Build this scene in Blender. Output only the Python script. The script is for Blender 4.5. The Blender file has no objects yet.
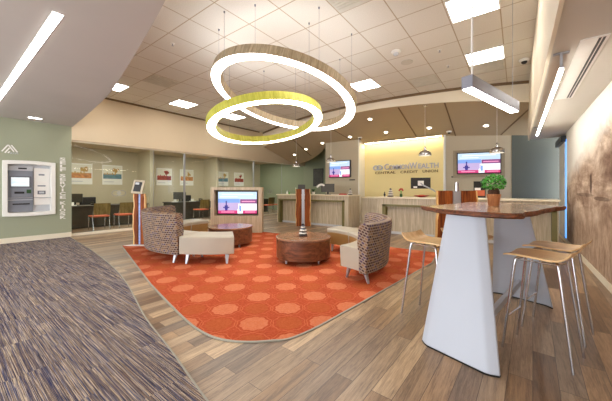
import bpy, bmesh, math, random
from mathutils import Vector, Matrix
random.seed(7)
PI = math.pi
scn = bpy.context.scene
COL = scn.collection

# ------------------------------------------------------------------ materials
def srgb(r, g, b):
    def l(c):
        c /= 255.0
        return c / 12.92 if c <= 0.04045 else ((c + 0.055) / 1.055) ** 2.4
    return (l(r), l(g), l(b), 1.0)

class NT:
    def __init__(s, name):
        s.m = bpy.data.materials.new(name); s.m.use_nodes = True
        s.t = s.m.node_tree; s.n = s.t.nodes; s.l = s.t.links
        s.b = s.n['Principled BSDF']; s.out = s.n['Material Output']
    def put(s, sock, v):
        if isinstance(v, bpy.types.NodeSocket): s.l.new(v, sock)
        else: sock.default_value = v
    def math(s, op, a, b=0.0, c=None, clamp=False):
        n = s.n.new('ShaderNodeMath'); n.operation = op; n.use_clamp = clamp
        s.put(n.inputs[0], a); s.put(n.inputs[1], b)
        if c is not None: s.put(n.inputs[2], c)
        return n.outputs[0]
    def coord(s, kind='Object', loc=(0, 0, 0), rot=(0, 0, 0), sc=(1, 1, 1)):
        tc = s.n.new('ShaderNodeTexCoord'); mp = s.n.new('ShaderNodeMapping')
        s.l.new(tc.outputs[kind], mp.inputs[0])
        mp.inputs['Location'].default_value = loc; mp.inputs['Rotation'].default_value = rot
        mp.inputs['Scale'].default_value = sc
        return mp.outputs[0]
    def noise(s, vec, scale=5, detail=4, rough=0.5, dist=0.0):
        n = s.n.new('ShaderNodeTexNoise'); s.l.new(vec, n.inputs['Vector'])
        n.inputs['Scale'].default_value = scale; n.inputs['Detail'].default_value = detail
        n.inputs['Roughness'].default_value = rough; n.inputs['Distortion'].default_value = dist
        return n.outputs[0]
    def ramp(s, fac, stops, interp='LINEAR'):
        n = s.n.new('ShaderNodeValToRGB'); s.put(n.inputs[0], fac)
        cr = n.color_ramp; cr.interpolation = interp
        while len(cr.elements) < len(stops): cr.elements.new(0.5)
        for e, (p, c) in zip(cr.elements, stops): e.position = p; e.color = c
        return n.outputs[0]
    def mix(s, fac, a, b, mode='MIX'):
        n = s.n.new('ShaderNodeMix'); n.data_type = 'RGBA'; n.blend_type = mode
        s.put(n.inputs[0], fac); s.put(n.inputs[6], a); s.put(n.inputs[7], b)
        return n.outputs[2]
    def sep(s, vec):
        n = s.n.new('ShaderNodeSeparateXYZ'); s.l.new(vec, n.inputs[0]); return n.outputs
    def comb(s, x, y, z=0.0):
        n = s.n.new('ShaderNodeCombineXYZ')
        for i, v in enumerate((x, y, z)): s.put(n.inputs[i], v)
        return n.outputs[0]
    def brick(s, vec, w, h, off=0.5, mortar=0.01, c1=(0, 0, 0, 1), c2=(1, 1, 1, 1), cm=(.5, .5, .5, 1)):
        n = s.n.new('ShaderNodeTexBrick'); s.l.new(vec, n.inputs['Vector'])
        n.offset = off; n.offset_frequency = 2; n.squash = 1
        n.inputs['Scale'].default_value = 1; n.inputs['Brick Width'].default_value = w
        n.inputs['Row Height'].default_value = h; n.inputs['Mortar Size'].default_value = mortar
        n.inputs['Mortar Smooth'].default_value = 0.1; n.inputs['Bias'].default_value = 0
        n.inputs['Color1'].default_value = c1; n.inputs['Color2'].default_value = c2; n.inputs['Mortar'].default_value = cm
        return n.outputs['Color'], n.outputs['Fac']
    def bump(s, h, strength=0.2, dist=0.01):
        n = s.n.new('ShaderNodeBump'); s.l.new(h, n.inputs['Height'])
        n.inputs['Strength'].default_value = strength; n.inputs['Distance'].default_value = dist
        s.l.new(n.outputs[0], s.b.inputs['Normal'])
    def set(s, color=None, rough=None, metal=None, spec=None):
        if color is not None: s.put(s.b.inputs['Base Color'], color)
        if rough is not None: s.put(s.b.inputs['Roughness'], rough)
        if metal is not None: s.put(s.b.inputs['Metallic'], metal)
        if spec is not None: s.put(s.b.inputs['Specular IOR Level'], spec)
        return s.m

def plain(name, rgb, rough=0.5, metal=0.0, var=0.06, scale=6, spec=0.5, bump=0):
    t = NT(name); c = srgb(*rgb)
    nz = t.noise(t.coord(), scale, 3)
    d = tuple(x * (1 - var) for x in c[:3]) + (1,); e = tuple(min(1, x * (1 + var)) for x in c[:3]) + (1,)
    t.set(t.ramp(nz, [(0.3, d), (0.7, e)]), rough, metal, spec)
    if bump: t.bump(t.noise(t.coord(), 180, 2), bump, 0.002)
    return t.m

def emit(name, rgb, strength):
    t = NT(name); c = srgb(*rgb)
    t.set((c[0] * .5, c[1] * .5, c[2] * .5, 1), 0.4)
    t.b.inputs['Emission Color'].default_value = c
    t.b.inputs['Emission Strength'].default_value = strength
    return t.m

def wood(name, dark, light, axis='z', scale=9, rough=0.4, stretch=14, spec=0.5, detail=6):
    t = NT(name)
    sc = {'x': (1 / stretch * 3, 3, 3), 'y': (3, 1 / stretch * 3, 3), 'z': (3, 3, 1 / stretch * 3)}[axis]
    v = t.coord(sc=sc)
    a = t.noise(v, scale, detail, 0.6, 0.6); b = t.noise(v, scale * 4, 3, 0.6)
    f = t.math('ADD', t.math('MULTIPLY', a, 0.7), t.math('MULTIPLY', b, 0.3))
    d, l = srgb(*dark), srgb(*light)
    mid = tuple((x + y) / 2 for x, y in zip(d, l))
    t.set(t.ramp(f, [(0.36, d), (0.5, mid), (0.62, l)]), rough, 0, spec)
    return t.m

M = {}
M['ceil_grey'] = plain('soffit_mauve_paint', (186, 178, 170), 0.8, var=.03, scale=1)
M['bulk'] = plain('sand_paint', (214, 196, 166), 0.8, var=.02, scale=1)
M['green'] = plain('sage_green_paint', (156, 160, 136), 0.8, var=.02, scale=1)
M['green_far'] = plain('deep_sage_paint', (142, 148, 122), 0.8, var=.02, scale=1)
M['office'] = plain('office_wall_paint', (196, 186, 160), 0.8, var=.02, scale=1)
M['greige'] = plain('greige_paint', (192, 180, 156), 0.8, var=.02, scale=1)
M['yellow'] = plain('pale_yellow_paint', (238, 221, 162), 0.8, var=.02, scale=1)
M['cream'] = plain('cream_paint', (232, 222, 200), 0.7, var=.02, scale=1)
M['slate'] = plain('slate_green_panel', (88, 92, 84), 0.6, var=.03, scale=2)
M['teller_ceil'] = plain('brown_soffit_paint', (184, 164, 132), 0.8, var=.02, scale=1)
M['right_ceil'] = plain('right_soffit_paint', (206, 200, 190), 0.8, var=.02, scale=1)
M['rib'] = plain('soffit_reveal_and_shade', (128, 106, 78), 0.8)
M['white'] = plain('white_satin', (236, 234, 228), 0.45, var=.01)
M['offwhite'] = plain('off_white', (236, 232, 226), 0.5, var=.02)
M['steel_white'] = plain('powder_coat_pale_grey', (184, 190, 202), 0.42, var=.02, scale=2)
M['chrome'] = plain('brushed_steel', (200, 200, 205), 0.25, 1.0, var=.03)
M['silver'] = plain('satin_aluminium', (176, 177, 182), 0.42, 0.7, var=.03)
M['black'] = plain('black_plastic', (28, 27, 28), 0.4, var=.1)
M['dark'] = plain('charcoal_laminate', (70, 66, 58), 0.5, var=.1)
M['grey'] = plain('mid_grey_plastic', (128, 132, 142), 0.45, var=.04)
M['lgrey'] = plain('light_grey_plastic', (196, 198, 202), 0.45, var=.03)
M['olive'] = plain('olive_trim', (112, 104, 58), 0.5, var=.05)
M['vinyl'] = plain('taupe_vinyl', (170, 161, 144), 0.45, var=.03, scale=3)
M['bronze'] = plain('bronze_vinyl', (150, 116, 66), 0.45, var=.06, scale=3)
M['walnut'] = wood('walnut_laminate', (70, 38, 22), (128, 80, 52), 'x', 5, 0.3)
M['walnut_top'] = wood('walnut_top', (112, 76, 56), (158, 116, 88), 'x', 5, 0.22)
M['slabwood'] = wood('reddish_walnut_slab', (84, 36, 14), (160, 84, 32), 'z', 5, 0.55, spec=.2)
M['slabedge'] = wood('pale_sapwood', (200, 150, 84), (232, 190, 124), 'z', 6, 0.4)
M['tabletop'] = wood('live_edge_walnut_top', (132, 98, 70), (214, 184, 150), 'y', 4, 0.16, 8, spec=.8)
M['bark'] = wood('bark_edge', (48, 26, 14), (140, 76, 36), 'x', 14, 0.6, 3)
M['birch'] = wood('light_oak_ply', (210, 166, 108), (236, 200, 146), 'x', 5, 0.35)
M['laminate'] = wood('pale_zebrano_laminate', (164, 148, 122), (208, 194, 168), 'z', 8, 0.45, 20)
M['laminate_x'] = wood('pale_zebrano_frame', (172, 152, 122), (206, 188, 158), 'z', 8, 0.45, 20)
M['ringwood'] = wood('ring_wood_veneer', (160, 140, 110), (210, 192, 160), 'z', 9, 0.5, 10)
M['ringgreen'] = wood('ring_lime_veneer', (164, 160, 44), (206, 202, 84), 'z', 9, 0.5, 10)
M['officeback'] = wood('olive_ply_back', (108, 86, 44), (150, 124, 72), 'z', 6, 0.45)
M['orangeseat'] = plain('coral_seat_fabric', (204, 104, 70), 0.8, var=.06)
M['counter'] = plain('cream_stone', (228, 216, 188), 0.3, var=.04, scale=40)
M['red'] = plain('red_glaze', (190, 50, 38), 0.4)
M['leaf'] = plain('leaf_green', (76, 160, 50), 0.5, var=.5, scale=30)
M['leafd'] = plain('dark_leaf', (40, 78, 36), 0.5, var=.3, scale=30)
M['soil'] = plain('root_brown', (72, 44, 26), 0.9, var=.4, scale=60)
M['pot'] = wood('wooden_pot', (142, 84, 46), (196, 134, 84), 'z', 8, 0.6)
M['stone_w'] = plain('white_stone', (224, 220, 212), 0.4, var=.06, scale=20)
M['stone_g'] = plain('grey_stone', (98, 98, 106), 0.4, var=.1, scale=20)
M['stone_k'] = plain('dark_stone', (44, 40, 44), 0.4, var=.1, scale=20)
M['petal'] = plain('white_petal', (240, 238, 232), 0.6)
M['whiteblue'] = plain('blue_white_stripe', (150, 165, 210), 0.35, var=.3, scale=18)
M['taupe'] = plain('taupe_surround', (160, 146, 122), .6)
M['ltgrey_metal'] = plain('anodised_grey', (140, 140, 150), .55, .3)
M['officelight'] = emit('office_diffuser', (255, 249, 240), 16.0)
M['chalk'] = None
EXPO = 0.97
K = 2 ** -EXPO
M['tube'] = emit('tube_diffuser', (255, 250, 240), 18.0)
M['light'] = emit('lamp_diffuser', (255, 249, 240), 9.0)
M['added_uplight'] = emit('added_ring_glow', (250, 250, 255), 4.2)  # glow for the ring tops, added to light the ceiling
M['wash'] = emit('added_wall_wash', (255, 236, 200), 20.0)  # glow of the added strip over the sign wall
M['ringlight'] = emit('ring_diffuser', (255, 251, 245), 7.0)
M['striplight'] = emit('strip_diffuser', (255, 251, 246), 9.0)
M['down'] = emit('downlight_lens', (255, 246, 224), 7.0)
M['downrim'] = plain('downlight_rim', (236, 226, 204), 0.5)
M['vent'] = plain('vent_grille', (206, 202, 188), 0.6)
M['blue_day'] = emit('daylight_strip', (90, 160, 255), 1.4)

# chalkboard / menu panel
t = NT('dark_menu_panel'); v = t.coord(sc=(9, 1, 16))
M['chalk'] = t.set(t.ramp(t.noise(v, 3, 3), [(.45, srgb(38, 36, 34)), (.6, srgb(92, 88, 76))]), .5)

# acoustic tile ceiling with T-bar grid (0.66 m cells)
t = NT('ceiling_tile'); v = t.coord(loc=(0.2, -6.4, 0))
c, fac = t.brick(v, 0.66, 0.66, 0.0, 0.009, srgb(222, 218, 206), srgb(228, 224, 213), srgb(176, 160, 136))
nz = t.noise(t.coord(), 60, 3)
c2 = t.mix(0.25, c, t.ramp(nz, [(.35, srgb(208, 203, 190)), (.65, srgb(236, 232, 222))]))
M['tile'] = t.set(t.mix(fac, c2, srgb(182, 166, 140)), .85)

# wood plank floor, planks run along +Y, turned by 2 degrees
t = NT('wood_plank_floor'); v = t.coord(rot=(0, 0, math.radians(90 + 2)))
c, fac = t.brick(v, 1.22, 0.135, 0.37, 0.0018)
vg = t.coord(rot=(0, 0, math.radians(92)), sc=(16, 1.1, 1))
sepc = t.sep(c)[0]
off = t.comb(t.math('MULTIPLY', sepc, 40.0), t.math('MULTIPLY', sepc, 17.0), 0)
va = t.n.new('ShaderNodeVectorMath'); va.operation = 'ADD'; t.l.new(vg, va.inputs[0]); t.l.new(off, va.inputs[1])
g1 = t.noise(va.outputs[0], 2.3, 9, .78, 2.2); g2 = t.noise(va.outputs[0], 9, 6, .7, .6); g3 = t.noise(va.outputs[0], .9, 6, .7, 1.2)
base = t.ramp(sepc, [(0, srgb(112, 86, 66)), (.25, srgb(192, 162, 128)), (.5, srgb(144, 124, 106)), (.75, srgb(216, 190, 156)), (1, srgb(128, 114, 104))])
gr = t.ramp(t.math('ADD', t.math('ADD', t.math('MULTIPLY', g1, .4), t.math('MULTIPLY', g2, .2)), t.math('MULTIPLY', g3, .4)), [(.4, srgb(70, 52, 40)), (.45, srgb(148, 130, 114)), (.52, srgb(214, 202, 188)), (.6, srgb(255, 246, 232))])
col = t.mix(.92, base, gr, 'MULTIPLY')
col = t.mix(fac, t.mix(.25, col, base), srgb(74, 58, 46))
M['floor'] = t.set(col, .36, spec=.5); t.bump(g2, .08, .002)

# striped dark carpet, stripes run along X
t = NT('striped_carpet'); v = t.coord(rot=(0, 0, math.radians(1)), sc=(.45, 60, 1))
tile, tf = t.brick(t.coord(), .61, .61, .5, 0.0)
sx = t.sep(tile)[0]
va = t.n.new('ShaderNodeVectorMath'); va.operation = 'ADD'; t.l.new(v, va.inputs[0]); t.l.new(t.comb(t.math('MULTIPLY', sx, 9.0), t.math('MULTIPLY', sx, 31.0), 0), va.inputs[1])
n1 = t.noise(va.outputs[0], 1.6, 4, .6)
col = t.ramp(n1, [(.30, srgb(24, 24, 44)), (.38, srgb(58, 62, 96)), (.42, srgb(160, 138, 116)), (.45, srgb(34, 32, 50)), (.50, srgb(92, 94, 122)), (.54, srgb(222, 200, 170)), (.575, srgb(36, 34, 50)), (.61, srgb(156, 130, 110)), (.66, srgb(48, 50, 78))])
fib = t.noise(t.coord(), 420, 2)
M['carpet'] = t.set(t.mix(.35, col, t.ramp(fib, [(.3, (.1, .1, .1, 1)), (.7, (1, 1, 1, 1))]), 'MULTIPLY'), .95, spec=.1)
t.bump(n1, .4, .006)

# orange rug with rows of coral and olive medallions
t = NT('orange_dot_carpet')
v = t.coord(loc=(0, 0, 0), rot=(0, 0, math.radians(4)))
s3 = t.sep(v)
ca, sa = math.cos(math.radians(4)), math.sin(math.radians(4))
ox, oy = -2.02 * ca - 1.85 * sa, -2.02 * sa + 1.85 * ca
def cell(t, x, y, dx, dy, w, h):
    u = t.math('SUBTRACT', t.math('FRACT', t.math('DIVIDE', t.math('SUBTRACT', x, ox + dx - w / 2), w)), .5)
    q = t.math('SUBTRACT', t.math('FRACT', t.math('DIVIDE', t.math('SUBTRACT', y, oy + dy - h / 2), h)), .5)
    u = t.math('MULTIPLY', u, w); q = t.math('MULTIPLY', q, h)
    ang = t.math('ARCTAN2', q, u)
    r = t.math('SQRT', t.math('ADD', t.math('MULTIPLY', u, u), t.math('MULTIPLY', q, q)))
    return t.math('ADD', r, t.math('MULTIPLY', t.math('SINE', t.math('MULTIPLY', ang, 10.0)), .006)), ang
W_, H_ = .49, .46
d1, a1 = cell(t, s3[0], s3[1], 0, 0, W_, H_)
d2, a2 = cell(t, s3[0], s3[1], W_ / 2, H_ / 2, W_, H_)
m1 = t.math('LESS_THAN', d1, .135); m2 = t.math('LESS_THAN', d2, .125)
def ringm(d, r, w):
    return t.math('LESS_THAN', t.math('ABSOLUTE', t.math('SUBTRACT', d, r)), w)
speck = t.noise(t.coord(), 45, 6, .8)
basec = t.ramp(speck, [(.3, srgb(150, 62, 36)), (.55, srgb(180, 80, 50)), (.75, srgb(198, 112, 76))])
pale = t.ramp(speck, [(.3, srgb(190, 96, 62)), (.7, srgb(208, 130, 94))])
oliv = t.ramp(speck, [(.3, srgb(160, 72, 38)), (.7, srgb(188, 98, 58))])
c = t.mix(m1, t.mix(m2, basec, oliv), pale)
rg = t.math('ADD', t.math('ADD', ringm(d1, .165, .005), ringm(d2, .155, .005), clamp=True), t.math('ADD', ringm(d1, .09, .004), ringm(d1, .045, .004)), clamp=True)
c = t.mix(t.math('MULTIPLY', rg, .55), c, srgb(206, 116, 74))
M['rug'] = t.set(c, .95, spec=.08)
t.bump(speck, .3, .004)
M['rugedge'] = plain('rug_edge_strip', (150, 146, 132), .5)

# woven patterned upholstery, wrapped round the curved back
t = NT('woven_brick_upholstery'); s3 = t.sep(t.coord())
r = t.math('SQRT', t.math('ADD', t.math('MULTIPLY', s3[0], s3[0]), t.math('MULTIPLY', s3[1], s3[1])))
u = t.math('ADD', t.math('MULTIPLY', t.math('ARCTAN2', s3[1], s3[0]), 1.75), r)
vv = t.comb(u, t.math('ADD', s3[2], t.math('MULTIPLY', r, .25)), 0)
c, fac = t.brick(vv, .056, .037, .5, .007)
sx = t.sep(c)[0]
cc = t.ramp(sx, [(0, srgb(72, 46, 46)), (.3, srgb(120, 88, 62)), (.5, srgb(86, 68, 96)), (.7, srgb(150, 116, 82)), (.85, srgb(78, 52, 46))], 'CONSTANT')
fz = t.noise(t.coord(), 150, 2)
cc = t.mix(fac, cc, srgb(160, 144, 130))
M['weave'] = t.set(t.mix(.35, cc, t.ramp(fz, [(.35, srgb(120, 100, 90)), (.65, srgb(240, 230, 210))]), 'MULTIPLY'), .85, spec=.2)

# sepia landscape for the mural: pale sky, hills, trees
t = NT('sepia_mural'); s3 = t.sep(t.coord())
Y, Z = s3[1], s3[2]
nb = t.noise(t.coord(sc=(1, .7, 1)), 1.6, 6, .6, .8); nf = t.noise(t.coord(sc=(1, .4, 1.1)), 2.2, 10, .72, .5)
zh = t.math('ADD', t.math('MULTIPLY', t.math('SUBTRACT', 9.1, Y), .2), 1.58)
zh = t.math('ADD', zh, t.math('MULTIPLY', t.math('SUBTRACT', nb, .5), .9))
under = t.math('MULTIPLY', t.math('SUBTRACT', zh, Z), 3.0, clamp=True)
tone = t.math('ADD', t.math('MULTIPLY', nf, .6), t.math('MULTIPLY', nb, .4))
land = t.ramp(tone, [(.38, srgb(118, 90, 74)), (.46, srgb(162, 134, 114)), (.53, srgb(200, 176, 154)), (.6, srgb(236, 220, 202))])
low = t.ramp(t.noise(t.coord(sc=(1, 3, .6), rot=(.5, 0, 0)), 9, 5, .7), [(.38, srgb(146, 118, 98)), (.62, srgb(204, 180, 156))])
lowf = t.math('MULTIPLY', t.math('SUBTRACT', 1.05, Z), 2.5, clamp=True)
land = t.mix(lowf, land, low)
c = t.mix(under, srgb(250, 246, 238), land)
def blob(cy, cz, ry, rz):
    a = t.math('DIVIDE', t.math('SUBTRACT', Y, cy), ry); b = t.math('DIVIDE', t.math('SUBTRACT', Z, cz), rz)
    dd = t.math('ADD', t.math('MULTIPLY', a, a), t.math('MULTIPLY', b, b))
    dd = t.math('ADD', dd, t.math('MULTIPLY', t.math('SUBTRACT', nf, .5), 2.2))
    return t.math('MULTIPLY', t.math('SUBTRACT', 1.15, dd), 2.5, clamp=True)
for a, op in (((6.3, 1.38, .09, .16), .85), ((5.6, 1.16, .5, .03), .6), ((6.9, 1.2, .8, .03), .45)):
    c = t.mix(t.math('MULTIPLY', blob(*a), op), c, srgb(78, 54, 40))
M['mural'] = t.set(c, .75, spec=.2)

# clear architectural glass
def glass(name, tint, ior=1.45, add=0.0):
    t = NT(name)
    fr = t.n.new('ShaderNodeFresnel'); fr.inputs[0].default_value = ior
    tr = t.n.new('ShaderNodeBsdfTransparent'); tr.inputs[0].default_value = tint
    gl = t.n.new('ShaderNodeBsdfGlossy'); gl.inputs['Roughness'].default_value = 0.02
    mx = t.n.new('ShaderNodeMixShader')
    gm = t.n.new('ShaderNodeNewGeometry')
    t.l.new(t.math('MULTIPLY', t.math('ADD', fr.outputs[0], add), t.math('SUBTRACT', 1.0, gm.outputs['Backfacing'])), mx.inputs[0]); t.l.new(tr.outputs[0], mx.inputs[1]); t.l.new(gl.outputs[0], mx.inputs[2])
    t.l.new(mx.outputs[0], t.out.inputs[0]); return t.m
M['glass'] = glass('clear_glass', (.955, .985, .965, 1), 1.35)
M['shade'] = glass('pendant_glass', (.92, .9, .86, 1), 1.6, .25)
t = NT('etched_glass'); t.set(srgb(235, 238, 230), .6); t.b.inputs['Alpha'].default_value = .45; M['etch'] = t.m
M['blind'] = plain('roller_blind_fabric', (224, 222, 214), .8, var=.02)

# ------------------------------------------------------------------ mesh builder
class MB:
    def __init__(s): s.v = []; s.f = []; s.mi = []; s.k = 0
    def add(s, vs, fs, mi=None):
        o = len(s.v); s.v += [tuple(p) for p in vs]
        for f in fs: s.f.append([i + o for i in f]); s.mi.append(s.k if mi is None else mi)
        return s
    def box(s, x0, x1, y0, y1, z0, z1, mi=None):
        vs = [(x, y, z) for z in (z0, z1) for y in (y0, y1) for x in (x0, x1)]
        return s.add(vs, [(0, 2, 3, 1), (4, 5, 7, 6), (0, 1, 5, 4), (2, 6, 7, 3), (0, 4, 6, 2), (1, 3, 7, 5)], mi)
    def prism(s, pts, z0, z1, mi=None, mside=None):
        n = len(pts); a = sum(pts[i][0] * pts[(i + 1) % n][1] - pts[(i + 1) % n][0] * pts[i][1] for i in range(n))
        if a < 0: pts = pts[::-1]
        vs = [(p[0], p[1], z0) for p in pts] + [(p[0], p[1], z1) for p in pts]
        s.add(vs, [tuple(range(n - 1, -1, -1)), tuple(range(n, 2 * n))], mi)
        o = len(s.v) - 2 * n
        for i in range(n):
            j = (i + 1) % n; s.f.append([o + i, o + j, o + n + j, o + n + i]); s.mi.append(mside if mside is not None else (s.k if mi is None else mi))
        return s
    def tube(s, pts, r, n=10, caps=True, mi=None):
        pts = [Vector(p) for p in pts]; rs = r if isinstance(r, (list, tuple)) else [r] * len(pts)
        vs = []; fs = []; up = None
        for i, p in enumerate(pts):
            d = (pts[min(i + 1, len(pts) - 1)] - pts[max(i - 1, 0)]).normalized()
            if up is None: up = Vector((0, 0, 1)) if abs(d.z) < .9 else Vector((1, 0, 0))
            a = d.cross(up).normalized(); b = d.cross(a).normalized(); up = -b if False else up
            for k in range(n):
                th = 2 * PI * k / n; vs.append(p + rs[i] * (math.cos(th) * a + math.sin(th) * b))
        for i in range(len(pts) - 1):
            for k in range(n):
                k2 = (k + 1) % n; fs.append((i * n + k, i * n + k2, (i + 1) * n + k2, (i + 1) * n + k))
        if caps: fs += [tuple(range(n - 1, -1, -1)), tuple(range((len(pts) - 1) * n, len(pts) * n))]
        return s.add(vs, fs, mi)
    def lathe(s, prof, n=32, c=(0, 0, 0), mi=None, cap=True):
        vs = []; fs = []
        for r, z in prof:
            for k in range(n):
                a = 2 * PI * k / n; vs.append((c[0] + r * math.cos(a), c[1] + r * math.sin(a), c[2] + z))
        m = len(prof)
        for i in range(m - 1):
            for k in range(n):
                k2 = (k + 1) % n; fs.append((i * n + k, i * n + k2, (i + 1) * n + k2, (i + 1) * n + k))
        if cap:
            if prof[0][0] > 1e-5: fs.append(tuple(range(n - 1, -1, -1)))
            if prof[-1][0] > 1e-5: fs.append(tuple(range((m - 1) * n, m * n)))
        return s.add(vs, fs, mi)
    def arc(s, sec, a0, a1, n=28, mi=None):
        # closed section [(r, z)] swept from angle a0 to a1 about the local z axis (degrees)
        m = len(sec); vs = []; fs = []
        for i in range(n + 1):
            a = math.radians(a0 + (a1 - a0) * i / n)
            for r, z in sec: vs.append((r * math.cos(a), r * math.sin(a), z))
        for i in range(n):
            for k in range(m):
                k2 = (k + 1) % m; fs.append((i * m + k, i * m + k2, (i + 1) * m + k2, (i + 1) * m + k))
        fs += [tuple(range(m - 1, -1, -1)), tuple(range(n * m, (n + 1) * m))]
        return s.add(vs, fs, mi)
    def build(s, name, mats, parent=None, bevel=0, seg=2, smooth=40, loc=None, rot=None):
        me = bpy.data.meshes.new(name); me.from_pydata(s.v, [], s.f); me.validate()
        if not isinstance(mats, (list, tuple)): mats = [mats]
        for m in mats: me.materials.append(M[m] if isinstance(m, str) else m)
        for p, k in zip(me.polygons, s.mi): p.material_index = k
        b = bmesh.new(); b.from_mesh(me)
        bmesh.ops.recalc_face_normals(b, faces=b.faces); b.to_mesh(me); b.free()
        if smooth:
            for p in me.polygons: p.use_smooth = True
            me.set_sharp_from_angle(angle=math.radians(smooth))
        o = bpy.data.objects.new(name, me); COL.objects.link(o)
        if parent: o.parent = parent
        if loc: o.location = loc
        if rot: o.rotation_euler = rot
        if bevel:
            m = o.modifiers.new('Bevel', 'BEVEL'); m.width = bevel; m.segments = seg; m.limit_method = 'ANGLE'; m.angle_limit = math.radians(50)
        return o

def tag(o, label, cat, group=None):
    o['label'] = label; o['category'] = cat
    if group: o['group'] = group
    return o
def thing(name, label, cat, loc=(0, 0, 0), rotz=0, group=None):
    o = bpy.data.objects.new(name, None); COL.objects.link(o); o.empty_display_size = .1
    o.location = loc; o.rotation_euler = (0, 0, rotz)
    return tag(o, label, cat, group)
def struct(o, label=None):
    o['kind'] = 'structure'
    if label: o['label'] = label
    return o
def dup(root, loc, rotz, label, group=None):
    r = root.copy(); COL.objects.link(r); r.location = loc; r.rotation_euler = (0, 0, rotz); r['label'] = label
    if group: r['group'] = group
    def rec(src, dst):
        for ch in list(src.children):
            c = ch.copy(); COL.objects.link(c); c.parent = dst; rec(ch, c)
    rec(root, r); return r
def rad(d): return math.radians(d)
def B(x0, x1, y0, y1, z0, z1): return MB().box(x0, x1, y0, y1, z0, z1)
def spline(pts, n=8):
    out = []; P = [Vector((p[0], p[1])) for p in pts]
    for i in range(len(P) - 1):
        p0 = P[max(i - 1, 0)]; p1 = P[i]; p2 = P[i + 1]; p3 = P[min(i + 2, len(P) - 1)]
        for k in range(n):
            t_ = k / n
            q = .5 * ((2 * p1) + (p2 - p0) * t_ + (2 * p0 - 5 * p1 + 4 * p2 - p3) * t_ ** 2 + (-p0 + 3 * p1 - 3 * p2 + p3) * t_ ** 3)
            out.append((q.x, q.y))
    out.append((P[-1].x, P[-1].y)); return out
def text(name, body, size, depth, mat, parent, loc, rot, width=None, align='LEFT', bold=0.0):
    cu = bpy.data.curves.new(name, 'FONT'); cu.body = body; cu.size = size; cu.extrude = depth; cu.align_x = align
    cu.resolution_u = 3; cu.offset = bold
    o = bpy.data.objects.new(name, cu); COL.objects.link(o)
    dg = bpy.context.evaluated_depsgraph_get(); me = bpy.data.meshes.new_from_object(o.evaluated_get(dg))
    bpy.data.objects.remove(o); me.materials.clear(); me.materials.append(M[mat])
    if width:
        xs = [v.co.x for v in me.vertices]; k = width / (max(xs) - min(xs))
        for v in me.vertices: v.co.x *= k
    o = bpy.data.objects.new(name, me); COL.objects.link(o); o.parent = parent
    o.location = loc; o.rotation_euler = rot
    return o

# ------------------------------------------------------------------ setting: floor, walls, ceilings
XL = -9.7
struct(B(-13.6, 1.4, -3.0, 13.1, -.06, 0).build('floor', 'floor', smooth=0), 'wood plank floor')

edge = spline([(0.6, .72), (-.6, .84), (-1.53, 1.0), (-2.24, 1.14), (-3.02, 1.28), (-4.27, 1.58), (-5.39, 1.78), (-7.24, 2.0), (-9.24, 2.16), (-9.66, 2.2)])
cp = thing('striped_carpet', 'dark blue and tan striped carpet on the left of the floor', 'carpet', (0, 0, 0))
MB().prism(edge + [(-9.68, -3), (.6, -3)], 0.0005, .008).build('carpet_pile', 'carpet', cp, smooth=0)
strip = [(p[0], p[1]) for p in edge]; stripo = [(p[0] + .004, p[1] + .012) for p in edge]
MB().prism(strip + stripo[::-1], .0005, .010).build('edge_strip', 'rugedge', cp, smooth=0)

# left wall with the niche for the teller machine
NY0, NY1, NZ0, NZ1 = .99, 1.88, .68, 1.95
mb = MB(); mb.box(XL - .3, XL, -3, NY0, 0, 3.0); mb.box(XL - .3, XL, NY1, 2.25, 0, 3.0)
mb.box(XL - .3, XL, NY0, NY1, 0, NZ0); mb.box(XL - .3, XL, NY0, NY1, NZ1, 3.0)
struct(mb.build('wall_left', 'green', smooth=0))
struct(B(XL, XL + .018, -3, 2.25, 0, .13).build('baseboard_left', 'cream', bevel=.004))
struct(B(XL - .2, XL, 2.25, 12.8, 2.64, 4.0).build('wall_bulkhead', 'bulk', smooth=0))
struct(B(XL, XL + .03, 2.2, 9.2, 3.95, 4.0).build('trim_1', 'rib'))
struct(B(-13.5, -13.4, 2.15, 12.9, 0, 3.2).build('wall_office', 'office', smooth=0))
struct(B(-13.5, -6.2, 12.8, 12.9, 0, 4.0).build('wall_back', 'green_far', smooth=0))
struct(B(-13.4, XL - .3, 2.05, 2.17, 0, 3.2).build('wall_office_left', 'office', smooth=0))
struct(B(-13.4, -12.2, 5.4, 5.52, 0, 2.9).build('wall_partition', 'office', smooth=0))
struct(B(-13.4, -12.3, 8.7, 8.82, 0, 2.9).build('wall_partition', 'office', smooth=0))
struct(B(-13.4, XL - .2, 2.17, 12.8, 2.9, 3.0).build('ceiling_office', 'bulk', smooth=0))

# tile ceiling
struct(B(-9.7, 1.5, -3.0, 12.9, 4.0, 4.1).build('ceiling', 'tile', smooth=0))

# mauve soffit over the entrance
soff = spline([(0.25, .42), (-.6, .74), (-1.5, 1.0), (-2.52, 1.25), (-3.58, 1.47), (-5.33, 1.80), (-6.12, 1.92), (-7.8, 2.1), (-9.7, 2.27)])
struct(MB().prism(soff + [(-9.7, -3), (.25, -3)], 3.0, 3.99).build('ceiling_left', 'ceil_grey', smooth=0))

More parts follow.
